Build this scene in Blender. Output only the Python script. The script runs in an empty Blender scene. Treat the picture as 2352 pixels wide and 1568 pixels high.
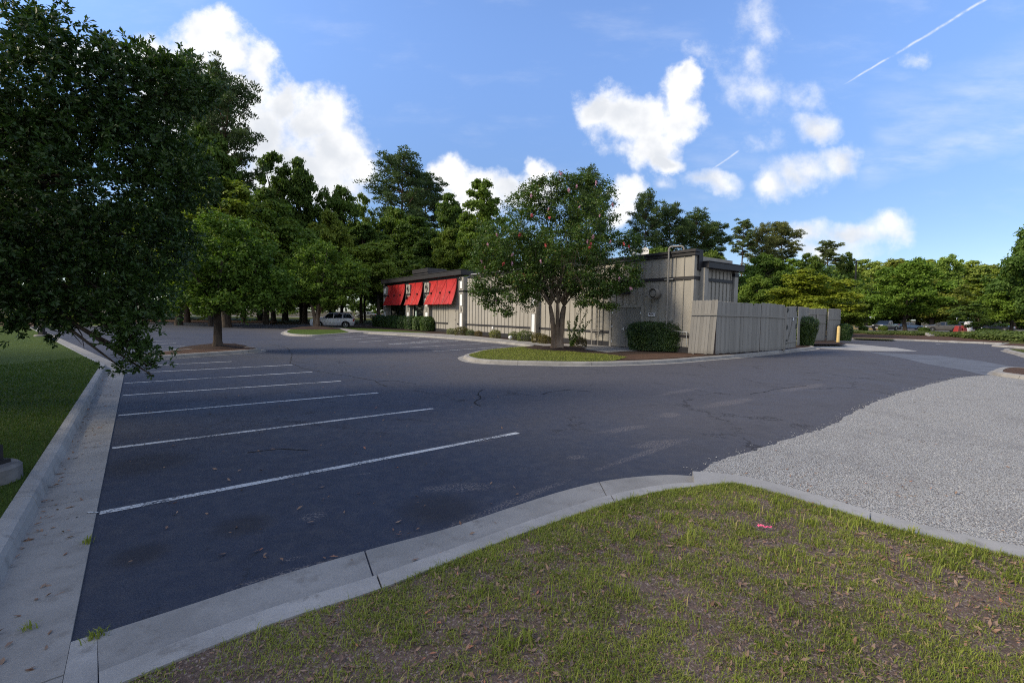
# Empty car park by a restaurant, built in metres; x right, y away from the viewer, z up
SUN_E = 2.3
SKY_S = .12
CLOUD = 4.7
SKY_TINT = (.60, .66, .79)
EXPOSURE = 1.0
import bpy, bmesh, math, random
import numpy as np
from mathutils import Vector, Matrix
from mathutils.geometry import tessellate_polygon

random.seed(7)
SC = bpy.context.scene
COL = SC.collection
PI = math.pi

# ------------------------------------------------------------------ camera
EYE = 2.0
FOC = 1070.0                      # focal length for a 2352 px wide picture
PITCH = math.atan(63.3 / FOC)
ROLL = math.atan(.0155)
CAM_R = Matrix.Rotation(PI / 2 - PITCH, 3, 'X') @ Matrix.Rotation(ROLL, 3, 'Z')
cam_d = bpy.data.cameras.new('camera')
cam_d.sensor_width = 36.0
cam_d.lens = 36.0 * FOC / 2352.0
cam_d.clip_end = 5000
cam_d.clip_start = .05
cam = bpy.data.objects.new('camera', cam_d)
COL.objects.link(cam)
cam.matrix_world = Matrix.Translation((0, 0, EYE)) @ CAM_R.to_4x4()
SC.camera = cam


def ray(u, v):
    return CAM_R @ Vector(((u - 1176) / FOC, -(v - 784) / FOC, -1.0))


def G(u, v, z=0.0):
    """survey point: where the sight line through a picture point meets height z"""
    d = ray(u, v)
    k = (z - EYE) / d.z
    return (d.x * k, d.y * k)


def GD(u, Y, z=0.0):
    d = ray(u, 722)
    return (d.x / d.y * Y, Y)


def HOR(u):
    return 720.7 + (u - 1176) * .0155


def ZAT(u, v, Y):
    """height of a picture point at distance Y"""
    d = ray(u, v)
    return EYE + d.z / d.y * Y


# ------------------------------------------------------------------ object helpers
def link(o, parent=None):
    COL.objects.link(o)
    if parent is not None:
        o.parent = parent
    return o


def tag(o, label=None, cat=None, group=None, kind=None):
    if label:
        o['label'] = label
    if cat:
        o['category'] = cat
    if group:
        o['group'] = group
    if kind:
        o['kind'] = kind
    return o


def thing(name, label, cat, loc=(0, 0, 0), rz=0.0, group=None):
    o = bpy.data.objects.new(name, None)
    o.empty_display_size = .2
    link(o)
    o.location = loc
    o.rotation_euler = (0, 0, rz)
    return tag(o, label, cat, group)


def kids(o):
    return [c for c in list(COL.objects) if c.parent == o]


class MB:
    """collects simple solids into one mesh"""

    def __init__(self):
        self.v = []
        self.f = []

    def add(self, vs, fs):
        n = len(self.v)
        self.v += [tuple(p) for p in vs]
        self.f += [tuple(i + n for i in f) for f in fs]

    def box(self, a, b):
        x0, x1 = sorted((a[0], b[0])); y0, y1 = sorted((a[1], b[1])); z0, z1 = sorted((a[2], b[2]))
        self.add([(x0, y0, z0), (x1, y0, z0), (x1, y1, z0), (x0, y1, z0), (x0, y0, z1), (x1, y0, z1), (x1, y1, z1), (x0, y1, z1)],
                 [(0, 3, 2, 1), (4, 5, 6, 7), (0, 1, 5, 4), (1, 2, 6, 5), (2, 3, 7, 6), (3, 0, 4, 7)])

    def obox(self, c, ax, ay, az):
        """box from centre and three half axes"""
        c = Vector(c); ax = Vector(ax); ay = Vector(ay); az = Vector(az)
        p = [c + sx * ax + sy * ay + sz * az for sz in (-1, 1) for sx, sy in ((-1, -1), (1, -1), (1, 1), (-1, 1))]
        self.add(p, [(0, 3, 2, 1), (4, 5, 6, 7), (0, 1, 5, 4), (1, 2, 6, 5), (2, 3, 7, 6), (3, 0, 4, 7)])

    def bar(self, p, q, w, h=None):
        p = Vector(p); q = Vector(q); h = h or w
        d = (q - p)
        L = d.length
        d.normalize()
        up = Vector((0, 0, 1)) if abs(d.z) < .95 else Vector((0, 1, 0))
        s = d.cross(up).normalized(); t = s.cross(d)
        self.obox((p + q) / 2, d * L / 2, s * w / 2, t * h / 2)

    def tube(self, pts, rad, n=8, cap=True):
        pts = [Vector(p) for p in pts]
        if not hasattr(rad, '__len__'):
            rad = [rad] * len(pts)
        rings = []
        ref = Vector((.31, .77, .55))
        for i, p in enumerate(pts):
            d = (pts[min(i + 1, len(pts) - 1)] - pts[max(i - 1, 0)]).normalized()
            s = d.cross(ref)
            if s.length < .1:
                s = d.cross(Vector((1, 0, 0)))
            s.normalize(); t = d.cross(s)
            rings.append([p + rad[i] * (math.cos(a) * s + math.sin(a) * t) for a in [2 * PI * k / n for k in range(n)]])
        vs = [q for r in rings for q in r]
        fs = []
        for i in range(len(pts) - 1):
            for k in range(n):
                a = i * n + k; b = i * n + (k + 1) % n
                fs.append((a, b, b + n, a + n))
        if cap:
            fs.append(tuple(range(n - 1, -1, -1)))
            fs.append(tuple((len(pts) - 1) * n + k for k in range(n)))
        self.add(vs, fs)

    def lathe(self, prof, c=(0, 0, 0), axis='z', n=24):
        """prof: list of (radius, height)"""
        vs = []
        for r, h in prof:
            for k in range(n):
                a = 2 * PI * k / n
                x, y = r * math.cos(a), r * math.sin(a)
                p = {'z': (x, y, h), 'y': (x, h, y), 'x': (h, x, y)}[axis]
                vs.append((c[0] + p[0], c[1] + p[1], c[2] + p[2]))
        fs = []
        for i in range(len(prof) - 1):
            for k in range(n):
                a = i * n + k; b = i * n + (k + 1) % n
                fs.append((a, b, b + n, a + n))
        if prof[0][0] > 1e-4:
            fs.append(tuple(range(n - 1, -1, -1)))
        if prof[-1][0] > 1e-4:
            fs.append(tuple((len(prof) - 1) * n + k for k in range(n)))
        self.add(vs, fs)

    def prism(self, poly, z0, z1):
        """vertical prism on a 2-D outline"""
        n = len(poly)
        vs = [(x, y, z0) for x, y in poly] + [(x, y, z1) for x, y in poly]
        tri = tessellate_polygon([[Vector((x, y, 0)) for x, y in poly]])
        fs = [tuple(i + n for i in t) for t in tri]
        fs += [(i, (i + 1) % n, (i + 1) % n + n, i + n) for i in range(n)]
        self.add(vs, fs)

    def build(self, name, m, parent=None, smooth=False, bevel=0.0, loc=None):
        me = bpy.data.meshes.new(name)
        me.from_pydata(self.v, [], self.f)
        bm = bmesh.new(); bm.from_mesh(me)
        bmesh.ops.recalc_face_normals(bm, faces=bm.faces)
        bm.to_mesh(me); bm.free()
        me.materials.append(m)
        if smooth:
            me.polygons.foreach_set('use_smooth', [True] * len(me.polygons))
            me.set_sharp_from_angle(angle=math.radians(40))
        o = bpy.data.objects.new(name, me)
        link(o, parent)
        if loc:
            o.location = loc
        if bevel:
            b = o.modifiers.new('bevel', 'BEVEL'); b.width = bevel; b.segments = 2; b.limit_method = 'ANGLE'
        return o


def np_mesh(name, V, k, m, parent=None, smooth=False):
    """V: (n*k,3) points, consecutive k make one face; or (V, faces array)"""
    me = bpy.data.meshes.new(name)
    if isinstance(V, tuple):
        V, Fc = V
        nf = len(Fc); idx = Fc.reshape(-1).astype(np.int32)
    else:
        nf = len(V) // k; idx = np.arange(len(V), dtype=np.int32)
    me.vertices.add(len(V)); me.vertices.foreach_set('co', np.ascontiguousarray(V, dtype=np.float32).reshape(-1))
    me.loops.add(nf * k); me.loops.foreach_set('vertex_index', idx)
    me.polygons.add(nf)
    me.polygons.foreach_set('loop_start', np.arange(nf, dtype=np.int32) * k)
    me.polygons.foreach_set('loop_total', np.full(nf, k, dtype=np.int32))
    me.update(calc_edges=True)
    me.materials.append(m)
    if smooth:
        me.polygons.foreach_set('use_smooth', [True] * nf)
    o = bpy.data.objects.new(name, me)
    return link(o, parent)


def smooth_path(pts, step=.25, closed=False):
    """Catmull-Rom through 2-D points"""
    P = [np.array(p, float) for p in pts]
    n = len(P)
    out = []
    seg = n if closed else n - 1
    for i in range(seg):
        p0 = P[(i - 1) % n] if closed or i > 0 else 2 * P[0] - P[1]
        p1 = P[i]; p2 = P[(i + 1) % n]
        p3 = P[(i + 2) % n] if closed or i + 2 < n else 2 * P[-1] - P[-2]
        k = max(1, int(np.linalg.norm(p2 - p1) / step))
        for j in range(k):
            t = j / k
            out.append(.5 * ((2 * p1) + (-p0 + p2) * t + (2 * p0 - 5 * p1 + 4 * p2 - p3) * t * t + (-p0 + 3 * p1 - 3 * p2 + p3) * t ** 3))
    if not closed:
        out.append(P[-1])
    return out


def offset_path(path, d, closed=False):
    """shift a polyline to its left by d"""
    P = np.array(path); n = len(P)
    out = []
    for i in range(n):
        a = P[(i - 1) % n] if closed or i > 0 else P[i]
        b = P[(i + 1) % n] if closed or i < n - 1 else P[i]
        t = b - a; t = t / (np.linalg.norm(t) + 1e-9)
        out.append(P[i] + d * np.array([-t[1], t[0]]))
    return out


def resample(path, n):
    P = np.array(path, float)
    s = np.concatenate([[0], np.cumsum(np.linalg.norm(np.diff(P, axis=0), axis=1))])
    t = np.linspace(0, s[-1], n)
    return np.stack([np.interp(t, s, P[:, 0]), np.interp(t, s, P[:, 1])], 1)


def loft(name, A, B, prof, m, joint=3.0, gap=.014, kind='structure', smooth=False, pan=0):
    """concrete strip between two plan lines; prof = [(share across, height)]; real joints every few metres"""
    A = np.array(A); B = np.array(B)
    mb = MB()
    L = np.concatenate([[0], np.cumsum(np.linalg.norm(np.diff(A, axis=0), axis=1))])
    runs = []; cur = [0]; mark = joint * .6
    for i in range(1, len(A)):
        cur.append(i)
        if L[i] > mark:
            runs.append(cur); cur = [i]; mark += joint
    if len(cur) > 1:
        runs.append(cur)
    for r in runs:
        sec = []
        for j, i in enumerate(r):
            a, b = A[i], B[i]
            if joint < 90 and j == 0 and i > 0:
                k = min(i + 1, len(A) - 1); t = gap / max(L[k] - L[i], .02); t = min(t, .5)
                a = a + (A[k] - a) * t; b = b + (B[k] - b) * t
            sec.append([(a[0] + (b[0] - a[0]) * s, a[1] + (b[1] - a[1]) * s, z) for s, z in prof])
        np_ = len(prof)
        vs = [p for s in sec for p in s]
        fs = []
        for i in range(len(sec) - 1):
            for k in range(np_ - 1):
                fs.append((i * np_ + k, i * np_ + k + 1, (i + 1) * np_ + k + 1, (i + 1) * np_ + k))
        fs.append(tuple(range(np_))); fs.append(tuple((len(sec) - 1) * np_ + k for k in range(np_)))
        mb.add(vs, fs)
    o = mb.build(name, m)
    if pan:
        o.data.materials.append(M_PAN)
        npf = len(prof) - 1
        ix = []
        for r in runs:
            ix += [1 if k < pan else 0 for _ in range(len(r) - 1) for k in range(npf)] + [0, 0]
        o.data.polygons.foreach_set('material_index', ix)
    return tag(o, kind=kind)


def sheet(name, poly, z, m, kind='structure', grid=None):
    """flat ground sheet on a plan outline"""
    me = bpy.data.meshes.new(name)
    vs = [(p[0], p[1], z) for p in poly]
    tri = tessellate_polygon([[Vector(p) for p in vs]])
    me.from_pydata(vs, [], [tuple(t) for t in tri])
    bm = bmesh.new(); bm.from_mesh(me)
    for f in bm.faces:
        f.normal_update()
        if f.normal.z < 0:
            f.normal_flip()
    bm.to_mesh(me); bm.free()
    me.materials.append(m)
    o = bpy.data.objects.new(name, me)
    link(o)
    return tag(o, kind=kind)


def jag(path, amp, rng, step=.12):
    """roughen a plan line"""
    P = smooth_path(path, step)
    out = []
    w = 0
    for p in P:
        w = .7 * w + rng.normal(0, amp)
        out.append((p[0] + w, p[1] + rng.normal(0, amp * .6)))
    return out


# ------------------------------------------------------------------ node helpers
class NT:
    def __init__(self, tree):
        self.t = tree
        self.n = tree.nodes
        self.l = tree.links

    def node(self, typ, **kw):
        n = self.n.new(typ)
        for k, v in kw.items():
            setattr(n, k, v)
        return n

    def put(self, sock, val):
        if hasattr(val, 'links') or isinstance(val, bpy.types.NodeSocket):
            self.l.new(val, sock)
        elif val is not None:
            sock.default_value = val

    def math(self, op, a, b=None, c=None, clamp=False):
        n = self.node('ShaderNodeMath', operation=op, use_clamp=clamp)
        self.put(n.inputs[0], a)
        if b is not None:
            self.put(n.inputs[1], b)
        if c is not None:
            self.put(n.inputs[2], c)
        return n.outputs[0]

    def vmath(self, op, a, b=None, out=0):
        n = self.node('ShaderNodeVectorMath', operation=op)
        self.put(n.inputs[0], a)
        if b is not None:
            self.put(n.inputs[1], b)
        return n.outputs['Value'] if op in ('LENGTH', 'DISTANCE', 'DOT_PRODUCT') else n.outputs[0]

    def noise(self, vec, scale, detail=4, rough=.55, color=False, dims='3D'):
        n = self.node('ShaderNodeTexNoise', noise_dimensions=dims)
        if vec is not None:
            self.put(n.inputs['Vector'], vec)
        n.inputs['Scale'].default_value = scale
        n.inputs['Detail'].default_value = detail
        n.inputs['Roughness'].default_value = rough
        return n.outputs['Color' if color else 'Fac']

    def mix(self, f, a, b, mode='MIX'):
        n = self.node('ShaderNodeMix', data_type='RGBA', blend_type=mode)
        self.put(n.inputs[0], f)
        for s, v in ((n.inputs[6], a), (n.inputs[7], b)):
            if isinstance(v, tuple) and len(v) == 3:
                v = v + (1,)
            self.put(s, v)
        return n.outputs[2]

    def step(self, v, lo, hi, a=0.0, b=1.0):
        n = self.node('ShaderNodeMapRange', interpolation_type='SMOOTHSTEP')
        self.put(n.inputs[0], v)
        n.inputs[1].default_value = lo; n.inputs[2].default_value = hi
        n.inputs[3].default_value = a; n.inputs[4].default_value = b
        return n.outputs[0]

    def bump(self, h, strength, dist=.02, normal=None):
        n = self.node('ShaderNodeBump')
        n.inputs['Strength'].default_value = strength
        n.inputs['Distance'].default_value = dist
        self.put(n.inputs['Height'], h)
        if normal is not None:
            self.put(n.inputs['Normal'], normal)
        return n.outputs[0]


def new_mat(name):
    m = bpy.data.materials.new(name)
    m.use_nodes = True
    t = NT(m.node_tree)
    b = m.node_tree.nodes['Principled BSDF']
    tc = t.node('ShaderNodeTexCoord')
    return m, t, b, tc.outputs['Object']


def mat(name, col, rough=.7, var=.12, vscale=6.0, bump=0.0, bscale=60.0, spec=.3, metal=0.0, col2=None, patch=None, stretch=None, coat=0.0):
    """painted / plain surface with soft mottling, fine grain and optional second colour in patches"""
    m, t, b, co = new_mat(name)
    if stretch:
        co = t.vmath('MULTIPLY', co, stretch)
    n1 = t.noise(co, vscale, 5)
    dark = tuple(c * (1 - var * 1.6) for c in col)
    light = tuple(min(1, c * (1 + var)) for c in col)
    c = t.mix(t.step(n1, .3, .7), dark, light)
    if col2:
        n2 = t.noise(co, patch or 1.5, 6, .65)
        c = t.mix(t.step(n2, .52, .68), c, col2)
    n3 = t.noise(co, bscale, 3)
    c = t.mix(t.math('MULTIPLY', t.step(n3, .35, .75), var), c, tuple(x * .55 for x in col))
    t.put(b.inputs['Base Color'], c)
    b.inputs['Roughness'].default_value = rough
    b.inputs['Metallic'].default_value = metal
    b.inputs['Specular IOR Level'].default_value = spec
    if coat:
        b.inputs['Coat Weight'].default_value = coat
        b.inputs['Coat Roughness'].default_value = .05
    if bump:
        t.put(b.inputs['Normal'], t.bump(n3, bump, .01))
    return m


def leaf_mat(name, c1, c2, c3=None, trans=.35, rough=.55, spec=.25, clump=.5):
    """leaves: colour varies leaf by leaf and clump by clump, a little light comes through"""
    m, t, b, co = new_mat(name)
    geo = t.node('ShaderNodeNewGeometry')
    oi = t.node('ShaderNodeObjectInfo')
    r = geo.outputs['Random Per Island']
    n = t.noise(co, clump, 2)
    f = t.math('ADD', t.math('MULTIPLY', r, .6), t.math('MULTIPLY', t.step(n, .3, .7), .45), clamp=True)
    c = t.mix(f, c1, c2)
    if c3:
        c = t.mix(t.step(r, .9, 1.0), c, c3)
    c = t.mix(1.0, c, oi.outputs['Color'], 'MULTIPLY')
    t.put(b.inputs['Base Color'], c)
    b.inputs['Roughness'].default_value = rough
    b.inputs['Specular IOR Level'].default_value = spec
    tr = t.node('ShaderNodeBsdfTranslucent')
    t.put(tr.inputs['Color'], t.mix(1.0, c, (1.15, 1.25, .55), 'MULTIPLY'))
    mx = t.node('ShaderNodeMixShader')
    mx.inputs[0].default_value = trans
    t.l.new(b.outputs[0], mx.inputs[1]); t.l.new(tr.outputs[0], mx.inputs[2])
    out = m.node_tree.nodes['Material Output']
    t.l.new(mx.outputs[0], out.inputs['Surface'])
    return m
# ------------------------------------------------------------------ light and sky
SUN_AZ = Vector((-.95, -.22))          # towards the sun, plan
SUN_EL = math.radians(33)
sd = Vector((SUN_AZ.normalized().x * math.cos(SUN_EL), SUN_AZ.normalized().y * math.cos(SUN_EL), math.sin(SUN_EL)))
sun_l = bpy.data.lights.new('sun', 'SUN')
sun_l.energy = SUN_E
sun_l.angle = math.radians(14)
sun_l.color = (1, .87, .66)
sun = bpy.data.objects.new('sun', sun_l)
link(sun)
sun.rotation_euler = sd.to_track_quat('Z', 'Y').to_euler()

W = bpy.data.worlds.new('World')
SC.world = W
W.use_nodes = True
t = NT(W.node_tree)
bg = W.node_tree.nodes['Background']
sky = t.node('ShaderNodeTexSky', sky_type='NISHITA')
sky.sun_disc = False
sky.sun_elevation = SUN_EL
sky.sun_rotation = math.atan2(SUN_AZ.x, SUN_AZ.y)
sky.air_density = 1.0
sky.dust_density = .6
sky.ozone_density = 2.0
tc = t.node('ShaderNodeTexCoord')
vec = tc.outputs['Generated']
sep = t.node('ShaderNodeSeparateXYZ')
t.l.new(vec, sep.inputs[0])
yy = t.math('MAXIMUM', sep.outputs[1], .08)
comb = t.node('ShaderNodeCombineXYZ')
t.put(comb.inputs[0], t.math('DIVIDE', sep.outputs[0], yy))
t.put(comb.inputs[1], t.math('DIVIDE', sep.outputs[2], yy))
p0 = comb.outputs[0]                                   # where on the northern sky
warp = t.vmath('MULTIPLY', t.vmath('SUBTRACT', t.noise(p0, 9, 6, .6, color=True), (.5, .5, .5)), (.10, .10, 0))
p = t.vmath('ADD', p0, warp)
fbm = t.noise(p0, 11, 10, .62)


def sky_ab(u, v):
    d = ray(u, v)
    return d.x / d.y, d.z / d.y


def blobs(lst):
    acc = None
    for u, v, ru, rv in lst:
        a, b_ = sky_ab(u, v)
        d = t.vmath('LENGTH', t.vmath('MULTIPLY', t.vmath('SUBTRACT', p, (a, b_, 0)), (FOC / ru, FOC / rv, 0)))
        w = t.math('SUBTRACT', 1.0, d)
        if acc is None:
            acc = w
        else:
            n = t.node('ShaderNodeMath', operation='SMOOTH_MAX')
            t.put(n.inputs[0], acc); t.put(n.inputs[1], w); n.inputs[2].default_value = .25
            acc = n.outputs[0]
    return acc


CUMULUS = [(500, 62, 70, 46), (592, 150, 55, 60), (470, 90, 95, 70), (530, 130, 85, 70), (560, 205, 75, 75), (430, 180, 150, 100), (300, 140, 120, 45), (150, 120, 140, 50),
           (600, 300, 120, 100), (655, 225, 62, 60), (735, 270, 100, 85), (775, 345, 95, 90), (650, 390, 170, 110), (825, 385, 60, 45), (740, 430, 130, 70), (480, 300, 150, 120),
           (1040, 400, 62, 48), (1105, 420, 75, 50), (1160, 445, 70, 45), (1238, 388, 38, 40), (1240, 440, 60, 60), (1085, 465, 110, 50),
           (1375, 245, 66, 52), (1450, 270, 100, 75), (1565, 205, 60, 62), (1592, 172, 38, 38), (1570, 275, 75, 60), (1480, 340, 95, 62), (1515, 372, 65, 36),
           (1435, 435, 52, 48), (1430, 480, 48, 45)]
FLAT = [(1870, 302, 72, 42), (1640, 415, 76, 34), (1850, 392, 120, 46), (1925, 372, 66, 42), (1770, 428, 66, 36),
        (2040, 518, 72, 42), (1950, 535, 105, 40), (1850, 532, 60, 38), (1880, 570, 140, 34)]
WISP = [(1765, 85, 75, 55), (1722, 125, 55, 45), (1610, 112, 70, 36), (1740, 205, 110, 66), (1835, 232, 135, 60), (1745, 340, 90, 44), (1690, 220, 60, 80), (1735, 35, 60, 70),
        (1520, 435, 40, 30), (2110, 120, 60, 24)]
m1 = blobs(CUMULUS)
m2 = blobs(FLAT)
m3 = blobs(WISP)
front = t.step(sep.outputs[1], .1, .2)
fb = t.math('SUBTRACT', fbm, .5)
d1 = t.step(t.math('ADD', m1, t.math('MULTIPLY', fb, 1.5)), -.02, .62)
d2 = t.math('MULTIPLY', t.step(t.math('ADD', m2, t.math('MULTIPLY', fb, 1.4)), -.05, .95), .95)
d3 = t.math('MULTIPLY', t.step(t.math('ADD', m3, t.math('MULTIPLY', fb, 3.6)), .1, 2.0), .8)


def streak(u0, v0, u1, v1, w, amp, soft=1.0, taper=False):
    """a thin straight trail between two sky points"""
    a = Vector(sky_ab(u0, v0)); b_ = Vector(sky_ab(u1, v1))
    d = (b_ - a); L = d.length; d.normalize()
    rel = t.vmath('SUBTRACT', t.vmath('ADD', p0, t.vmath('MULTIPLY', warp, (.12 * soft, .12 * soft, 0))), (a.x, a.y, 0))
    al = t.vmath('DOT_PRODUCT', rel, (d.x, d.y, 0))
    ac = t.math('ABSOLUTE', t.vmath('DOT_PRODUCT', rel, (-d.y, d.x, 0)))
    wd = w / FOC
    lat = t.math('SUBTRACT', 1.0, t.math('DIVIDE', ac, t.math('MULTIPLY_ADD', al, wd / L * .7, wd * .6) if taper else wd), clamp=True)
    ends = t.math('MULTIPLY', t.step(al, 0.0, L * .12), t.step(al, L, L * .88))
    br = t.step(t.noise(p0, 30, 4), .25, .6) if soft < 2 else t.step(t.noise(t.vmath('MULTIPLY', p0, (1.2, 4.5, 1)), 4.5, 7, .6), .25, .75)
    return t.math('MULTIPLY', t.math('MULTIPLY', t.math('MULTIPLY', lat, ends), br), amp)


s1 = streak(1925, 203, 2420, -95, 4.2, .62, taper=True)
s2 = streak(1630, 392, 1700, 345, 3, .5)
s3 = streak(1950, 400, 2480, 265, 48, .42, 4)
s4 = streak(1980, 330, 2500, 120, 110, .30, 6)
s5 = streak(1700, 560, 1900, 500, 12, .25, 3)
hi = t.math('MULTIPLY', t.step(t.noise(t.vmath('MULTIPLY', p0, (2.0, 6.0, 1)), 1.6, 6, .6), .5, .8), .16)
dens = d1
for s in (d2, d3, s1, s2, s3, s4, s5, hi):
    dens = t.math('MAXIMUM', dens, s)
dens = t.math('MULTIPLY', dens, front)
# other parts of the sky: scattered clouds so that the light and reflections are right
oth = t.math('MULTIPLY', t.step(t.noise(vec, 2.2, 8, .6), .42, .60), t.math('MULTIPLY', t.step(sep.outputs[2], .0, .2), t.math('SUBTRACT', 1.0, front)))
dens = t.math('MAXIMUM', dens, oth)
# grey bellies of the thick clouds
mm = t.math('MAXIMUM', m1, m2)
gfac = t.math('MULTIPLY', t.step(t.noise(t.vmath('ADD', p0, (.03, -.02, 0)), 5.5, 5, .5), .40, .62), t.step(mm, .22, .7))
ccol = t.mix(gfac, (1.0, 1.0, 1.0), (.70, .73, .78))
ccol = t.mix(t.math('MULTIPLY', t.step(t.noise(p, 16, 6, .6), .45, .7), .22), ccol, (.62, .67, .75))
csc = t.vmath('MULTIPLY', ccol, (CLOUD,) * 3)
# the photograph's sky is a touch paler low down
lift = t.step(sep.outputs[2], .12, .55, .84, 1.58)
skyc = t.vmath('MULTIPLY', t.vmath('MULTIPLY', sky.outputs[0], SKY_TINT), t.node('ShaderNodeCombineXYZ').outputs[0])
for k_ in range(3):
    t.l.new(lift, skyc.node.inputs[1].links[0].from_node.inputs[k_])
col = t.mix(dens, skyc, csc)
t.put(bg.inputs['Color'], col)
bg.inputs['Strength'].default_value = SKY_S
SC.view_settings.view_transform = 'Standard'
SC.view_settings.look = 'None'
SC.view_settings.gamma = 1
SC.view_settings.exposure = EXPOSURE
SC.cycles.max_bounces = 6
SC.cycles.diffuse_bounces = 3
SC.cycles.glossy_bounces = 3
SC.cycles.transmission_bounces = 4
SC.cycles.transparent_max_bounces = 8
SC.cycles.sample_clamp_indirect = 6
SC.cycles.use_denoising = False
SC.cycles.use_adaptive_sampling = True
SC.cycles.adaptive_threshold = .005
SC.cycles.filter_width = 1.1
SC.cycles.caustics_reflective = False
SC.cycles.caustics_refractive = False
# ------------------------------------------------------------------ ground materials
rng = np.random.default_rng(11)


def asphalt_mat():
    m, t, b, co = new_mat('asphalt')
    sepc = t.node('ShaderNodeSeparateXYZ'); t.l.new(co, sepc.inputs[0])
    big = t.noise(co, .12, 4, .6)
    mid = t.noise(co, .9, 6, .65)
    fine = t.noise(co, 80, 4, .75)
    speck = t.noise(co, 190, 2, .6)
    blot = t.noise(co, 5.5, 6, .7)
    # sealed stalls on the near lot (dark, blue of the shade mixed into the colour) and the older drive lanes (warmer, paler)
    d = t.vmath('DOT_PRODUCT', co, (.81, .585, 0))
    age_shade = t.step(t.math('ADD', d, t.math('MULTIPLY', t.math('SUBTRACT', mid, .5), 3.0)), 3.0, 9.0)
    c = t.mix(age_shade, (.022, .031, .057), (.064, .062, .073))
    c = t.mix(t.math('MULTIPLY', t.step(big, .35, .7), .4), c, (.068, .064, .068))
    c = t.mix(t.math('MULTIPLY', t.step(mid, .45, .75), .35), c, (.030, .033, .045))
    c = t.mix(t.math('MULTIPLY', t.step(blot, .42, .68), .30), c, (.088, .084, .088))
    c = t.mix(t.math('MULTIPLY', t.step(blot, .45, .28), .40), c, (.018, .020, .027))
    c = t.mix(t.math('MULTIPLY', t.step(fine, .50, .74), .55), c, (.125, .12, .12))
    c = t.mix(t.math('MULTIPLY', t.step(speck, .66, .74), .55), c, (.26, .25, .24))
    cv = t.node('ShaderNodeTexVoronoi', feature='DISTANCE_TO_EDGE'); cv.inputs['Scale'].default_value = .42
    t.put(cv.inputs['Vector'], t.vmath('ADD', co, t.vmath('MULTIPLY', t.noise(co, 2.2, 7, .72, color=True), (1.5, 1.5, 0))))
    ck = t.math('MULTIPLY', t.step(cv.outputs['Distance'], .0075, .001), t.step(t.noise(co, .33, 3), .50, .60))
    c = t.mix(t.math('MULTIPLY', ck, .6), c, (.014, .010, .011))
    c = t.mix(t.math('MULTIPLY', t.step(fine, .46, .28), .75), c, (.008, .009, .012))
    # worn places where the stone shows through the seal coat: (centre, half length, half width, heading)
    sp = t.step(t.noise(co, 42, 3, .7), .5, .58)
    rag = t.math('MULTIPLY', t.math('SUBTRACT', t.noise(co, 3.2, 6, .7), .5), 1.9)
    acc = None
    wear = [((955, 1125), (1170, 1112), .11), ((684, 1190), (758, 1180), .07), ((395, 1390), (960, 1238), .055), ((960, 1238), (1330, 1092), .055),
            ((1330, 1092), (1600, 1000), .06), ((1300, 1052), (1345, 1046), .07), ((1440, 1030), (1580, 1008), .14), ((1515, 958), (1560, 948), .16),
            ((1600, 938), (1740, 912), .16), ((1360, 996), (1500, 975), .10), ((1780, 900), (1900, 880), .2), ((1090, 1015), (1140, 1008), .05),
            ((640, 1290), (700, 1276), .02), ((700, 1500), (900, 1400), .01), ((1500, 910), (1620, 888), .12), ((820, 1090), (860, 1085), .02)]
    for a, b_, w in wear:
        A = Vector(G(*a)); B = Vector(G(*b_)); mid_ = (A + B) / 2; h = (B - A); L = h.length / 2; h.normalize()
        rel = t.vmath('SUBTRACT', co, (mid_.x, mid_.y, 0))
        u = t.math('DIVIDE', t.vmath('DOT_PRODUCT', rel, (h.x, h.y, 0)), L * 1.15)
        v = t.math('DIVIDE', t.vmath('DOT_PRODUCT', rel, (-h.y, h.x, 0)), w * 1.7)
        q = t.math('SUBTRACT', 1.0, t.math('ADD', t.math('MULTIPLY', u, u), t.math('MULTIPLY', v, v)))
        acc = q if acc is None else t.math('MAXIMUM', acc, q)
    wm = t.math('MULTIPLY', t.step(t.math('ADD', acc, rag), .25, .9), t.step(acc, 0, .15))
    c = t.mix(t.math('MULTIPLY', t.math('MULTIPLY', wm, sp), .52), c, (.25, .215, .195))
    # oil marks
    for (u0, v0, r0) in ((330, 1066, .62), (560, 1205, .3), (320, 1275, .25), (1010, 1170, .5), (230, 790, 1.2)):
        x, y = G(u0, v0)
        q = t.vmath('LENGTH', t.vmath('SUBTRACT', co, (x, y, 0)))
        q = t.math('ADD', t.math('DIVIDE', q, r0), t.math('MULTIPLY', t.math('SUBTRACT', mid, .5), 1.0))
        c = t.mix(t.math('MULTIPLY', t.step(q, 1.1, .35), .5), c, (.016, .013, .013))
    t.put(b.inputs['Base Color'], c)
    t.put(b.inputs['Roughness'], t.step(mid, .3, .7, .68, .9))
    b.inputs['Specular IOR Level'].default_value = .35
    t.put(b.inputs['Normal'], t.bump(t.math('SUBTRACT', fine, t.math('MULTIPLY', ck, 1.5)), .8, .014))
    return m


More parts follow.
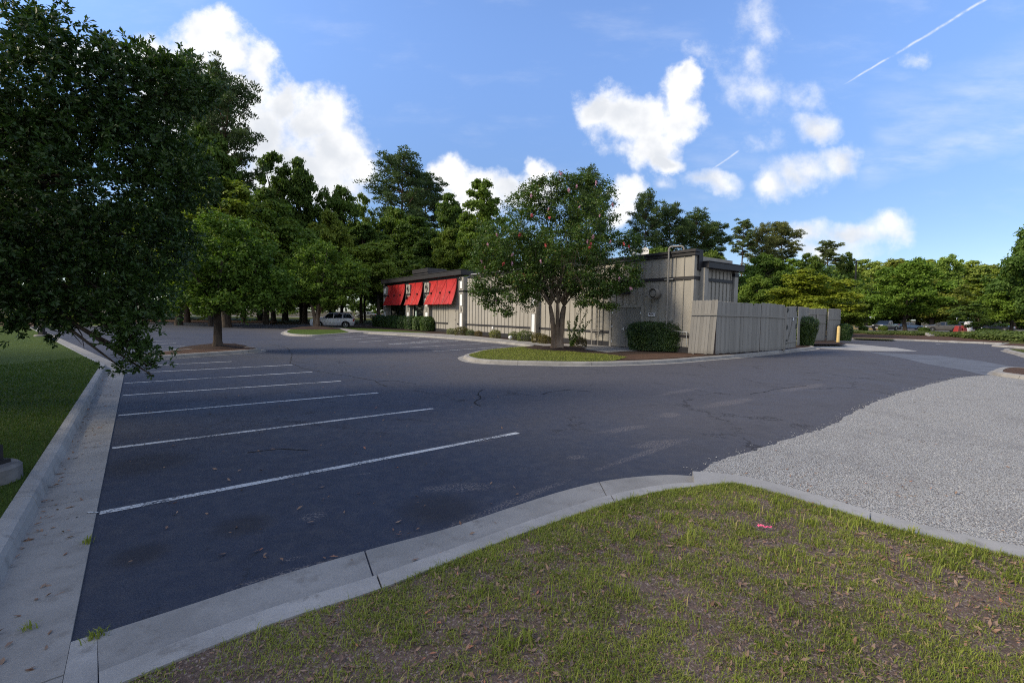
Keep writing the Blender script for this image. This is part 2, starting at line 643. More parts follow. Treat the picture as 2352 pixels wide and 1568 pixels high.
def concrete_mat(name, base, stain=(.12, .11, .10)):
    m, t, b, co = new_mat(name)
    n = t.noise(co, 1.1, 7, .68); f = t.noise(co, 70, 3, .7); s = t.noise(co, 240, 2)
    c = t.mix(t.step(n, .3, .72), tuple(x * .72 for x in base), tuple(x * 1.12 for x in base))
    c = t.mix(t.math('MULTIPLY', t.step(t.noise(co, 4.3, 7, .75), .52, .70), .6), c, stain)
    c = t.mix(t.math('MULTIPLY', t.step(t.noise(co, .55, 5, .7), .50, .68), .35), c, tuple(x * .62 for x in base))
    c = t.mix(t.math('MULTIPLY', t.step(f, .5, .78), .4), c, tuple(x * .5 for x in base))
    c = t.mix(t.math('MULTIPLY', t.step(s, .6, .7), .5), c, tuple(min(1, x * 1.6) for x in base))
    t.put(b.inputs['Base Color'], c)
    b.inputs['Roughness'].default_value = .88
    b.inputs['Specular IOR Level'].default_value = .2
    t.put(b.inputs['Normal'], t.bump(f, .35, .006))
    return m


def gravel_mat():
    m, t, b, co = new_mat('gravel')
    vo = t.node('ShaderNodeTexVoronoi'); t.put(vo.inputs['Vector'], co); vo.inputs['Scale'].default_value = 64
    vo2 = t.node('ShaderNodeTexVoronoi'); t.put(vo2.inputs['Vector'], co); vo2.inputs['Scale'].default_value = 90
    r = t.node('ShaderNodeSeparateColor'); t.l.new(vo.outputs['Color'], r.inputs[0])
    c = t.mix(r.outputs[0], (.33, .318, .295), (.485, .47, .44))
    c = t.mix(t.step(r.outputs[1], .88, .97), c, (.58, .57, .55))
    c = t.mix(t.step(r.outputs[2], .88, .97), c, (.19, .14, .11))
    c = t.mix(t.math('MULTIPLY', t.step(vo.outputs['Distance'], .42, .75), .8), c, (.07, .066, .062))
    c = t.mix(t.math('MULTIPLY', t.step(t.noise(co, .7, 6, .7), .5, .7), .4), c, (.16, .15, .145))
    pn = t.math('MULTIPLY', t.step(t.noise(co, 1.9, 5, .7), .64, .72), t.step(r.outputs[1], .3, .6))
    c = t.mix(t.math('MULTIPLY', pn, .7), c, (.15, .085, .055))
    t.put(b.inputs['Base Color'], c)
    b.inputs['Roughness'].default_value = .9
    h = t.math('SUBTRACT', t.math('MULTIPLY', r.outputs[0], .6), vo.outputs['Distance'])
    t.put(b.inputs['Normal'], t.bump(h, .9, .02))
    return m


def soil_mat(name, a, b_, c_, scale=1.0, spots=(.30, .24, .20)):
    m, t, b, co = new_mat(name)
    n = t.noise(co, 1.3 * scale, 8, .7); f = t.noise(co, 26 * scale, 6, .75); g = t.noise(co, 120 * scale, 3, .7)
    c = t.mix(t.step(n, .35, .65), a, b_)
    c = t.mix(t.step(f, .5, .75), c, c_)
    vo = t.node('ShaderNodeTexVoronoi'); t.put(vo.inputs['Vector'], t.vmath('MULTIPLY', co, (1, .8, 1))); vo.inputs['Scale'].default_value = 95 * scale
    r = t.node('ShaderNodeSeparateColor'); t.l.new(vo.outputs['Color'], r.inputs[0])
    c = t.mix(t.math('MULTIPLY', t.step(r.outputs[0], .76, .95), .6), c, spots)
    c = t.mix(t.math('MULTIPLY', t.step(g, .5, .3), .6), c, tuple(x * .4 for x in a))
    t.put(b.inputs['Base Color'], c)
    b.inputs['Roughness'].default_value = .95
    b.inputs['Specular IOR Level'].default_value = .1
    t.put(b.inputs['Normal'], t.bump(t.math('ADD', f, t.math('MULTIPLY', g, .4)), .8, .03))
    return m


def turf_mat(name, a, b_, c_):
    m, t, b, co = new_mat(name)
    n = t.noise(co, .5, 6, .65); f = t.noise(t.vmath('MULTIPLY', co, (1, 1, .3)), 38, 5, .75); g = t.noise(co, 170, 2, .7)
    c = t.mix(t.step(n, .3, .7), a, b_)
    c = t.mix(t.math('MULTIPLY', t.step(f, .45, .7), .6), c, c_)
    c = t.mix(t.math('MULTIPLY', t.step(g, .55, .3), .7), c, tuple(x * .3 for x in a))
    t.put(b.inputs['Base Color'], c)
    b.inputs['Roughness'].default_value = .9
    b.inputs['Specular IOR Level'].default_value = .1
    t.put(b.inputs['Normal'], t.bump(t.math('ADD', f, g), .9, .04))
    return m


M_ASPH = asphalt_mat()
M_CONC = concrete_mat('concrete', (.32, .31, .295))
M_PAN = concrete_mat('gutter_concrete', (.265, .255, .24), (.13, .115, .10))
M_CONC2 = concrete_mat('weathered_concrete', (.28, .265, .245))
M_GRAV = gravel_mat()
M_SOIL = soil_mat('bare_soil', (.115, .082, .068), (.17, .122, .10), (.25, .19, .155), 1.0, (.42, .34, .30))
M_MULCH = soil_mat('bark_mulch', (.032, .022, .018), (.052, .036, .028), (.08, .055, .042), 1.0, (.12, .085, .065))
M_STRAW = soil_mat('pine_straw', (.060, .036, .026), (.092, .055, .038), (.13, .082, .058), .8, (.20, .13, .09))
M_FLOOR = soil_mat('forest_floor', (.05, .042, .02), (.075, .06, .028), (.10, .075, .04), .25, (.13, .09, .06))
M_TURF = turf_mat('mown_turf', (.055, .095, .016), (.085, .125, .022), (.12, .15, .035))
M_TURF2 = turf_mat('dry_turf', (.075, .09, .02), (.11, .115, .03), (.15, .14, .055))
M_PAINT = None


def paint_mat():
    m, t, b, co = new_mat('road_paint')
    n = t.noise(co, 34, 7, .8); f = t.noise(co, 150, 3, .7); w = t.noise(co, 1.2, 4)
    wear = t.step(t.math('ADD', n, t.math('MULTIPLY', t.math('SUBTRACT', w, .5), .5)), .42, .50)
    c = t.mix(wear, (.035, .04, .055), (.47, .48, .48))
    c = t.mix(t.math('MULTIPLY', t.step(f, .5, .7), .35), c, (.22, .22, .22))
    t.put(b.inputs['Base Color'], c)
    b.inputs['Roughness'].default_value = .75
    t.put(b.inputs['Normal'], t.bump(n, .3, .006))
    return m


M_PAINT = paint_mat()

# ------------------------------------------------------------------ ground sheets
tag(sheet('ground', [(-1800, -600), (1800, -600), (1800, 2500), (-1800, 2500)], -.05, M_FLOOR), kind='structure')
asph = [(-60, -25), (70, -25), (95, 30), (88, 52), GD(1990, 47), GD(1950, 50), (36, 60), (20, 90), (-12, 92), (-24, 78), GD(620, 66), GD(480, 62), GD(330, 58), GD(225, 47), GD(60, 43), (-75, 40)]
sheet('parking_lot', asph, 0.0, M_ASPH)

# lawn on the left, its kerb and gutter
A = [G(u, v) for u, v in ((163, 1478), (228, 1178), (257, 1029), (272, 954), (282, 908), (288, 847))]
d0 = Vector((A[-1][0] - A[0][0], A[-1][1] - A[0][1])).normalized()
pA0 = (A[0][0], A[0][1])
e0 = Vector(pA0) - d0 * 2.2
e1 = Vector(pA0) + d0 * 16.35
gA = resample([e0, e1], 110)
gB = np.array(offset_path(gA, .62))
PROF = [(0, -.03), (.004, .014), (.70, .006), (.735, .010), (.765, .09), (.80, .135), (.86, .15), (1, .152), (1, -.05)]
loft('gutter', gA, gB, PROF, M_CONC, 3.05, pan=3)
# far side of the lawn
fl = [G(u, v, .15) for u, v in ((250, 825), (146, 784.7), (70, 753.5))]
f0 = Vector((gB[-1][0], gB[-1][1]))
f1 = Vector(fl[-1])
fd = (f1 - f0).normalized()
farB = resample([f0 + fd * .3, f0 + fd * 42], 60)
farA = np.array(offset_path(farB, -.62))
corner = smooth_path([gB[-1], (f0 + fd * .12 + d0 * .10), farB[0]], .1)
cornerA = smooth_path([gA[-1], (Vector(gA[-1]) + d0 * .45), Vector(farA[0])], .1)
n_ = 10
loft('gutter', resample(cornerA, n_), resample(corner, n_), PROF, M_CONC, 99, pan=3)
loft('gutter', farA, farB, PROF, M_CONC, 3.05, pan=3)
lawn = [tuple(p) for p in gB] + [tuple(p) for p in corner[1:]] + [tuple(p) for p in farB] + [(-80, 46), (-80, -30), (-3.2, -30)]
sheet('lawn', lawn, .145, M_TURF)

# near island where the photographer stands: gutter, kerb, weedy grass
FO = [G(u, v) for u, v in ((228, 1459), (430, 1394), (640, 1325), (850, 1264), (1030, 1215), (1180, 1165), (1290, 1130), (1390, 1106), (1470, 1096), (1540, 1092), (1590, 1095))]
FI = [G(u, v, .15) for u, v in ((228, 1568), (450, 1478), (660, 1402), (861, 1340), (1020, 1280), (1130, 1238), (1250, 1195), (1380, 1152), (1470, 1128), (1540, 1114), (1597, 1108))]
GO = [G(u, v) for u, v in ((1590, 1095), (1670, 1103), (1751, 1118.5), (1916, 1166), (2082, 1216), (2352, 1278), (2700, 1345))]
GI = [G(u, v, .15) for u, v in ((1597, 1108), (1665, 1113), (1740, 1128), (1896, 1172), (2075, 1228), (2352, 1288), (2690, 1360))]
ext = Vector(FO[0]) - Vector(FO[1])
FO[0] = tuple(Vector(FO[0]) + ext * .02)
fo = resample(smooth_path(FO, .1), 60); fi = resample(smooth_path(FI, .1), 60)
loft('gutter', fo, fi, [(0, -.03), (.004, .014), (.64, .007), (.68, .012), (.71, .075), (.75, .10), (1, .105), (1, -.05)], M_CONC, 2.75, pan=3)
go = resample(smooth_path(GO, .1), 70); gi = resample(smooth_path(GI, .1), 70)
gi = np.array([g + (q - g) * (.58 + .42 * max(0, 1 - k / 9)) for k, (g, q) in enumerate(zip(go, gi))])
loft('kerb', go, gi, [(0, -.02), (0.02, .08), (.12, .10), (1, .105), (1, -.05)], M_CONC, 3.0)
ISLE = [tuple(p) for p in fi] + [tuple(p) for p in gi[1:]] + [(8, -6), (-3.5, -6), (-3.4, .4)]
sheet('grass_island', ISLE, .09, M_SOIL)
# concrete corner slab joining both gutters
c0 = Vector(fo[0]); c1 = Vector(fi[0])
sl = [tuple(Vector(gA[14])), tuple(c0 + Vector((-.02, 0))), tuple(c1 + Vector((-.02, 0))), tuple(c1 + (c1 - c0) * 2.2 + Vector((-.02, 0))), (-3.6, .6), tuple(Vector(gA[0]))]
kx = Vector(G(163, 1478)); kc = Vector(G(228, 1459))
mb = MB()
sl = [tuple(kx), tuple(kc + Vector((-.012, 0))), tuple(Vector(fi[0]) + Vector((-.012, 0))), tuple(Vector(fi[0]) + (Vector(fi[0]) - kc) * 1.2), (-4.0, .4), tuple(e0)]
mb.prism(sl, -.05, .013)
tag(mb.build('gutter_slab', M_CONC), kind='structure')

# gravel lot, ragged edge against the asphalt
GE = [G(u, v) for u, v in ((1592, 1097), (1625, 1068), (1700, 1045), (1800, 1012), (1905, 978), (1965, 945), (2060, 905), (2150, 880), (2215, 866), (2290, 861))]
ge = jag(GE, .022, rng, .09)
grav = [tuple(p) for p in go[4:]] + [(9, -6), (60, -6), (60, 14), G(2420, 880)] + [tuple(p) for p in ge[::-1]]
sheet('gravel_lot', grav, .010, M_GRAV)

# raised pad with the building, its beds and walks
PAD = [G(u, v) for u, v in ((770, 752.3), (700, 754.8), (662, 758.5), (646, 763.5), (648, 768.2), (672, 772), (741, 772.8), (826, 766.8), (862, 768), (983, 775.5), (1124, 787), (1200, 796), (1202, 799.5),
                            (1170, 801.5), (1102, 808.5), (1071, 815.5), (1051, 822), (1066, 830.5), (1110, 836), (1206, 839.5), (1371, 841.5), (1535, 836), (1640, 827.5), (1723, 820.5), (1814, 810.5), (1870, 804), (1883, 801), (1866, 796))]
pad = smooth_path(PAD, .35)
padk = np.array(pad)
padk = resample(pad, 330)
padi = np.array(offset_path(padk, .50, False))
PROF2 = [(0, -.03), (.004, .010), (.44, .005), (.50, .008), (.55, .09), (.60, .13), (.70, .148), (1, .15), (1, -.05)]
loft('kerb', padk, padi, PROF2, M_CONC2, 3.05)
pad_poly = [tuple(p) for p in padi] + [(24.5, 34), (34, 52), (34, 62), (10, 85), (-10, 85), (-20.4, 60)]
sheet('planting_bed', pad_poly, .135, M_MULCH)


def gsheet(name, pts, z, m, jit=0.0):
    P = [G(u, v, z) for u, v in pts]
    P = smooth_path(P, .4, True)
    if jit:
        P = [(p[0] + rng.normal(0, jit), p[1] + rng.normal(0, jit)) for p in P]
    return sheet(name, [tuple(p) for p in P], z, m)


def pad_slice(a, b_):
    """back edge of the pad kerb between two survey points"""
    i = int(np.argmin(np.linalg.norm(padk - np.array(a), axis=1))); j = int(np.argmin(np.linalg.norm(padk - np.array(b_), axis=1)))
    return [tuple(p) for p in padi[i:j + 1]]


sheet('grass_patch', pad_slice(G(752, 752.8), G(818, 767.4)) + [G(u, v, .15) for u, v in ((806, 759), (790, 753.5))], .152, M_TURF)
gsheet('grass_patch', [(782, 750.8), (850, 754), (960, 761.8), (976, 764.5), (900, 762.6), (838, 759.6), (800, 754.5)], .150, M_TURF, .03)
MYR = pad_slice(G(1195, 800), G(1420, 841)) + [G(u, v, .15) for u, v in ((1442, 820), (1390, 812.5), (1330, 809), (1270, 801), (1230, 797))]
sheet('grass_patch', MYR, .152, M_TURF2)
gsheet('straw_bed', [(1420, 824), (1445, 815), (1560, 810), (1640, 809), (1645, 812), (1560, 820.5), (1460, 825.5)], .145, M_STRAW, .05)


def mound(name, u, v, r, h, m, z0=.15, ry=None):
    x, y = G(u, v, z0)
    n, k = 28, 7
    vs = [(x, y, z0 + h)]
    fs = []
    for j in range(1, k + 1):
        for i in range(n):
            a = 2 * PI * i / n
            rr = j / k * r * (1 + .13 * math.sin(3 * a + u) + rng.normal(0, .02))
            vs.append((x + rr * math.cos(a), y + rr * math.sin(a) * (ry or 1), z0 + (h * (1 - (j / k) ** 1.6) if j < k else -.03) + rng.normal(0, h * .05)))
    for i in range(n):
        fs.append((0, 1 + i, 1 + (i + 1) % n))
        for j in range(1, k):
            a = 1 + (j - 1) * n
            fs.append((a + i, a + n + i, a + n + (i + 1) % n, a + (i + 1) % n))
    mb = MB(); mb.add(vs, fs)
    return tag(mb.build(name, m, smooth=True), kind='structure')


mound('mulch_mound', 1281, 800, 1.9, .12, M_MULCH)
mound('mulch_mound', 725, 755, 2.6, .28, M_MULCH)

# walks
SW = pad_slice(G(818, 767.4), G(1199, 796)) + [G(u, v, .15) for u, v in ((1262, 796.2), (1257, 788.6), (1205, 783.5), (1160, 779), (1066, 769.6), (975, 764.7), (850, 760.3), (826, 759), (806, 756.5), (776, 751.4), (762, 751.6), (785, 757))]
sheet('sidewalk', SW, .154, M_CONC2)
sheet('sidewalk', [G(u, v, .15) for u, v in ((1262, 797.2), (1330, 801), (1395, 809), (1440, 806.5), (1500, 803), (1420, 793.5), (1352, 790.6), (1257, 788.6))], .1545, M_CONC2)

# small island with the young oak on the left lot
IS = [G(u, v) for u, v in ((296, 833), (352, 828), (450, 820.5), (557, 812.6), (600, 809), (612, 805.8), (598, 803.2), (560, 802.2), (500, 802.5), (430, 807), (372, 812.5), (318, 820))]
isl = resample(smooth_path(IS, .25, True) + [np.array(IS[0])], 120)
isi = np.array(offset_path(isl, .42))
isi2 = resample(isi, 120)
loft('kerb', isl, isi, PROF2, M_CONC2, 3.05)
sheet('planting_bed', [tuple(p) for p in isi[:-1]], .14, M_STRAW)
mound('mulch_mound', 500, 798, 1.5, .20, M_MULCH, .13)

# concrete apron by the enclosure, valley gutter, right islands and far kerb
sheet('apron', [G(u, v) for u, v in ((1868, 797.5), (1888, 800.5), (1990, 806), (2108, 806.5), (2060, 799), (1960, 790), (1912, 789), (1880, 787), (1848, 783), (1836, 792))], .005, M_CONC)
sheet('valley_gutter', [G(u, v) for u, v in ((1990, 808), (2060, 812), (2162, 817.5), (2260, 830), (2352, 847), (2420, 860), (2352, 866), (2262, 862), (2215, 851), (2132, 837), (2080, 824))], .005, concrete_mat('blue_concrete', (.115, .125, .15), (.06, .065, .08)))
RK = [G(u, v) for u, v in ((1944, 780.2), (2010, 781), (2100, 783), (2200, 787), (2306, 791.5), (2277, 795.5), (2352, 800.5), (2460, 806))]
rk = resample([Vector(p) for p in RK], 120)
rki = np.array(offset_path(rk, .35))
loft('kerb', rk, rki, [(0, -.01), (.05, .12), (.3, .148), (1, .15), (1, -.05)], M_CONC, 3.05)
sheet('planting_bed', [tuple(p) for p in rki] + [(110, 60), GD(2300, 62), GD(2150, 62), GD(2040, 62), GD(1950, 62), (40, 58), GD(1935, 52)], .14, M_STRAW)
gsheet('grass_patch', [(1960, 777), (2000, 778.6), (2050, 780), (2050, 778.4), (2000, 776.5), (1965, 775.5)], .146, M_TURF2, .1)
gsheet('grass_patch', [(2300, 787.5), (2345, 789), (2390, 791), (2390, 787), (2330, 785)], .146, M_TURF2, .1)
def right_isle(pts, m):
    P = resample(smooth_path([G(u, v) for u, v in pts], .2, True) + [np.array(G(*pts[0]))], 90)
    Q = np.array(offset_path(P, .40))
    loft('kerb', P, Q, [(0, -.03), (.004, .010), (.30, .006), (.38, .11), (.55, .148), (1, .15), (1, -.05)], M_CONC2, 3.05)
    sheet('planting_bed', [tuple(p) for p in Q[:-1]], .14, m)
right_isle([(2268, 857), (2279, 863), (2352, 873), (2460, 888), (2520, 880), (2460, 858), (2352, 851), (2290, 849.5)], M_STRAW)
right_isle([(2298, 805), (2330, 815), (2352, 822), (2450, 852), (2520, 840), (2450, 815), (2352, 806)], M_TURF2)

# far lot on the right and the road beyond the trees on the left
sheet('far_lot', [GD(1940, 62.5), GD(2040, 63), GD(2400, 63), (260, 100), (220, 130), GD(1930, 125)], -.01, mat('old_asphalt', (.11, .10, .098), .85, .15, .6, .2, 80))
RD0, RD1 = GD(560, 104), GD(1000, 112)
rd = Vector((RD1[0] - RD0[0], RD1[1] - RD0[1])).normalized(); rn = Vector((-rd.y, rd.x))
ra = Vector(RD0) - rd * 60; rb = Vector(RD1) + rd * 30
mb = MB()
mb.add([(ra.x, ra.y, .5), (rb.x, rb.y, .5), (rb.x + rn.x * 11, rb.y + rn.y * 11, .5), (ra.x + rn.x * 11, ra.y + rn.y * 11, .5)], [(0, 1, 2, 3)])
tag(mb.build('road', mat('road_asphalt', (.17, .165, .165), .85, .12, .5)), kind='structure')
mb = MB()
q = [ra - rn * 26, rb - rn * 26, rb - rn * 12, ra - rn * 12]
mb.add([(q[0].x, q[0].y, -.04), (q[1].x, q[1].y, -.04), (rb.x, rb.y, .496), (ra.x, ra.y, .496)], [(0, 1, 2, 3)])
mb.add([(ra.x + rn.x * 11, ra.y + rn.y * 11, .496), (rb.x + rn.x * 11, rb.y + rn.y * 11, .496), (rb.x + rn.x * 24, rb.y + rn.y * 24, -.04), (ra.x + rn.x * 24, ra.y + rn.y * 24, -.04)], [(0, 1, 2, 3)])
tag(mb.build('road_verge', M_TURF2), kind='structure')
# kerb along the back of the left lot
FK = [GD(60, 43), GD(225, 47), GD(330, 58), GD(480, 62), GD(620, 66)]
fk = resample(smooth_path(FK, 1), 90); fki = np.array(offset_path(fk, .3))
loft('kerb', fk, fki, [(0, -.01), (.05, .13), (.3, .15), (1, .15), (1, -.06)], M_CONC2, 3.05)
sheet('straw_bed', [tuple(p) for p in fki] + [GD(640, 80), GD(420, 80), GD(100, 66), (-75, 60), (-75, 44)], .12, M_STRAW)
gsheet('grass_patch', [(85, 746.5), (150, 747.5), (228, 748.5), (228, 743.5), (150, 742), (85, 741.5)], .125, M_TURF, .1)

# painted stall lines
LN = MB()


def stripe(a, b_, w=.10, z=.004):
    A = Vector(G(*a)); B = Vector(G(*b_)); n = (B - A).normalized(); n = Vector((-n.y, n.x)) * w / 2
    k = max(2, int((B - A).length / .35))
    for i in range(k):
        p = A + (B - A) * i / k; q = A + (B - A) * (i + 1) / k
        j0 = rng.normal(0, .004); j1 = rng.normal(0, .004)
        LN.add([(p.x - n.x + j0, p.y - n.y, z), (q.x - n.x + j0, q.y - n.y, z), (q.x + n.x + j1, q.y + n.y, z), (p.x + n.x + j1, p.y + n.y, z)], [(0, 1, 2, 3)])


for a, b_ in (((228, 1178), (1190, 994)), ((257, 1029), (995, 938)), ((272, 954), (868, 902)), ((282, 908), (783, 875)), ((285, 880), (717, 854)), ((289, 857), (672, 838)), ((330, 840), (533, 830)),
              ((300, 806), (440, 799)), ((290, 800), (425, 794)), ((270, 793), (405, 788)), ((250, 787), (390, 782)), ((190, 781), (350, 776)),
              ((724, 779), (858, 769.8)), ((770, 781), (911, 773)), ((824, 786), (963, 776)), ((893, 790.2), (1018, 779.5)), ((893, 791.2), (1056, 783)), ((941, 798), (1106, 788.6)), ((995, 807), (1170, 795)),
              ((2065, 784.5), (2030, 783.2)), ((2150, 790), (2200, 787))):
    stripe(a, b_)
for k in range(9):
    f = .08 + k * .1
    a = (893 + (1018 - 893) * f, 790.2 + (779.5 - 790.2) * f); b_ = (893 + (1056 - 893) * min(1, f + .10), 791.2 + (783 - 791.2) * min(1, f + .10))
    stripe(a, b_, .10, .0075)
tag(LN.build('parking_line', M_PAINT), kind='structure')
mb = MB()
x, y = G(213, 1180)
mb.add([(x - .05, y - .02, .019), (x + .05, y - .015, .019), (x + .055, y + .012, .019), (x - .045, y + .016, .019)], [(0, 1, 2, 3)])
tag(mb.build('painted_mark', M_PAINT), kind='structure')

# cracks
CR = MB()
M_CRACK = mat('crack', (.012, .011, .011), .95)
for pts in (((670, 835), (700, 846), (760, 858), (830, 868), (868, 877), (893, 888)), ((1112, 893), (1098, 902), (1104, 912), (1090, 924), (1108, 932)), ((868, 877), (900, 874), (960, 882)),
            ((1245, 905), (1300, 896), (1362, 899)), ((1720, 905), (1790, 893), (1850, 886)), ((560, 1040), (640, 1030), (700, 1036)), ((620, 790), (660, 800), (670, 835))):
    P = jag([G(*q) for q in pts], .03, rng, .15)
    for p, q in zip(P[:-1], P[1:]):
        p = Vector(p); q = Vector(q); n = (q - p).normalized(); w = rng.uniform(.006, .022); n = Vector((-n.y, n.x)) * w
        CR.add([(p.x - n.x, p.y - n.y, .003), (q.x - n.x, q.y - n.y, .003), (q.x + n.x, q.y + n.y, .003), (p.x + n.x, p.y + n.y, .003)], [(0, 1, 2, 3)])
tag(CR.build('pavement_crack', M_CRACK), kind='structure')
# ------------------------------------------------------------------ restaurant building
M_SIDE = mat('tan_siding', (.315, .295, .258), .8, .07, 1.2, .15, 160, .25, stretch=(1, 1, .35))
M_SIDE_D = mat('shaded_tan', (.26, .243, .212), .8, .07, 2, 0, 60, .25)  # darker than the siding: shadow lines of the battens put into the colour
M_DARK = mat('charcoal_trim', (.022, .021, .024), .55, .12, 2, .1, 90, .35)
M_WHITE = mat('white_panel', (.74, .75, .76), .5, .04, 2)
M_TRIMT = mat('tan_trim', (.30, .28, .245), .7, .07, 2.5, .1, 90)
M_RED = mat('red_awning', (.42, .020, .020), .42, .14, 1.1, .25, 120, .5, 0, (.46, .045, .04), 1.6)
M_RED_E = mat('red_awning_edge', (.30, .008, .010), .5, .1, 2)
M_BLK = mat('black_metal', (.012, .012, .013), .45, .1, 4, 0, 60, .4)
M_PIPE = mat('grey_painted_pipe', (.24, .225, .20), .55, .08, 4, 0, 60, .4)
M_ROOF = mat('white_roof_membrane', (.70, .70, .70), .7, .06, 1)
M_GALV = mat('galvanised_steel', (.46, .48, .50), .45, .12, 3, 0, 60, .5, .6)
M_DOORP = mat('tan_door', (.185, .175, .155), .6, .06, 1.5, .05, 90, .3)


def glass_mat(name='dark_glass', col=(.006, .007, .008), rough=.04):
    m, t, b, co = new_mat(name)
    b.inputs['Base Color'].default_value = col + (1,)
    b.inputs['Roughness'].default_value = rough
    b.inputs['Specular IOR Level'].default_value = .6
    t.put(b.inputs['Normal'], t.bump(t.noise(co, .8, 2), .03, .05))
    return m


M_GLASS = glass_mat()
B0 = G(1587, 811.2, .15)
Bd = Vector((-.58545, .81071)); Bn = Vector((.81071, .58545))
BRZ = math.atan2(-Bd.y, -Bd.x)
bld = thing('restaurant_building', 'long single storey tan restaurant with charcoal trim and red awnings', 'restaurant', (B0[0], B0[1], .15), BRZ)
# local frame: x to the right along the front (0 at the near corner), y into the building, z up from the bed


def L(s, t_, z):
    return (-s, t_, z - .15)


def bx(mb, s0, s1, t0, t1, z0, z1):
    mb.box(L(s0, t0, z0), L(s1, t1, z1))


LEN = 43.0
# ---- walls
mb = MB()
bx(mb, -.0, 24.0, 0, 3.55, .10, 5.06)
bx(mb, 24.0, 43.0, 0, 3.55, .10, 5.35)
bx(mb, 6.2, 43.0, 3.55, 15, .10, 5.06)
n_wall = len(mb.f)
for k in range(86):
    s = .06 + k * .498
    if s > 42.4:
        break
    if any(a - .1 < s < b_ + .1 for a, b_ in ((12.1, 13.1), (22.5, 23.4), (29.3, 30.6), (31.3, 34.4), (36.0, 40.9), (34.0, 35.3), (40.6, 42.3))):
        continue
    z1 = 5.06 if s < 23.5 else 3.86
    for z0_, z1_ in ((.46, .935), (1.075, 3.86), (4.045, z1)):
        if z1_ - z0_ < .1:
            continue
        if 2.95 < s < 5.5 and z0_ < 1.0:
            continue
        if 24.1 < s < 26 and z0_ < 1.0:
            continue
        if 2.95 < s < 5.5:
            z0_ = max(z0_, 2.62)
        if 24.2 < s < 25.9:
            z0_ = max(z0_, 2.6)
        bx(mb, s - .02, s + .02, -.036, .01, z0_, z1_)
for k in range(8):
    tt = 1.25 + k * .36
    if tt < 3.45:
        for z0_, z1_ in ((.46, 3.83), (3.995, 4.40)):
            mb.box((-.01, tt - .025, z0_ - .15), (.045, tt + .025, z1_ - .15))
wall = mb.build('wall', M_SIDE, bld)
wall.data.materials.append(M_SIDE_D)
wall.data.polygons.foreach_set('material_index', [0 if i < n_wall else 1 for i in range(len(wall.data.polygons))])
mb = MB()
bx(mb, 0, 43.0, -.03, 0, .10, .45)
mb.box((0, 0, -.04), (.03, 3.55, .30))
mb.build('base_board', M_DARK, bld)
mb = MB()
for a, b_ in ((.0, 2.9), (5.5, 12.12), (13.1, 22.5), (23.3, 24.15), (25.95, 29.3), (30.6, 31.4)):
    mb = MB(); bx(mb, a, b_, -.05, .0, .94, 1.07)
    mb.build('belt_trim', M_DARK, bld)
for a, b_ in ((-.055, 12.12), (13.1, 22.5)):
    mb = MB(); bx(mb, a, b_, -.055, .0, 3.87, 4.035)
    mb.build('belt_trim', M_DARK, bld)
for q0, q1 in (((0, 0, 3.72), (.055, .5, 3.885)), ((0, .85, 3.68), (.055, 3.56, 3.845))):
    mb = MB(); mb.box(q0, q1)
    mb.build('belt_trim', M_DARK, bld)
mb = MB()
bx(mb, -.04, .10, -.048, .01, .45, 3.87); bx(mb, -.04, .10, -.048, .01, 4.035, 5.06)
mb.box((0, -.001, .3), (.048, .12, 4.25))
mb.build('corner_board', M_TRIMT, bld)
# ---- parapet fascias
mb = MB()
bx(mb, -.10, 21.8, -.10, .25, 5.07, 5.23)
bx(mb, -.15, 21.8, -.16, .22, 5.235, 5.37)
mb.box((-.25, .25, 4.2), (.10, .6, 5.22))
mb.build('fascia', M_DARK, bld, bevel=.01)
mb = MB()
bx(mb, 12.0, 22.2, .23, .8, 5.37, 5.46)
bx(mb, 6, 43, 1, 15, 5.35, 5.40)
mb.build('roof', M_ROOF, bld)
mb = MB()
mb.box((-.9, .62, 4.32), (.42, 4.05, 4.62)); mb.box((-.9, .58, 4.622), (.46, 4.1, 4.66))
mb.build('fascia', M_DARK, bld, bevel=.01)
mb = MB()
bx(mb, 22.75, 42.6, -.47, .5, 5.42, 5.84); bx(mb, 22.7, 42.65, -.52, .45, 5.843, 5.90)
bx(mb, 22.75, 23.05, .5, 3, 5.42, 5.84)
bx(mb, 42.3, 42.6, .5, 6, 5.42, 5.84)
mb.build('fascia', M_DARK, bld, bevel=.015)
mb = MB()
bx(mb, 23.3, 42.4, -.10, .0, 5.02, 5.42)
for s in np.arange(23.8, 42, 3.1):
    bx(mb, s, s + .06, -.53, -.1, 5.36, 5.42)
mb.build('soffit', M_DARK, bld)
mb = MB()
bx(mb, 34.6, 38.6, 2.0, 4.2, 5.9, 6.55); bx(mb, 34.5, 38.7, 1.9, 4.3, 6.55, 7.0)
mb.build('roof_monitor', M_DARK, bld, bevel=.02)


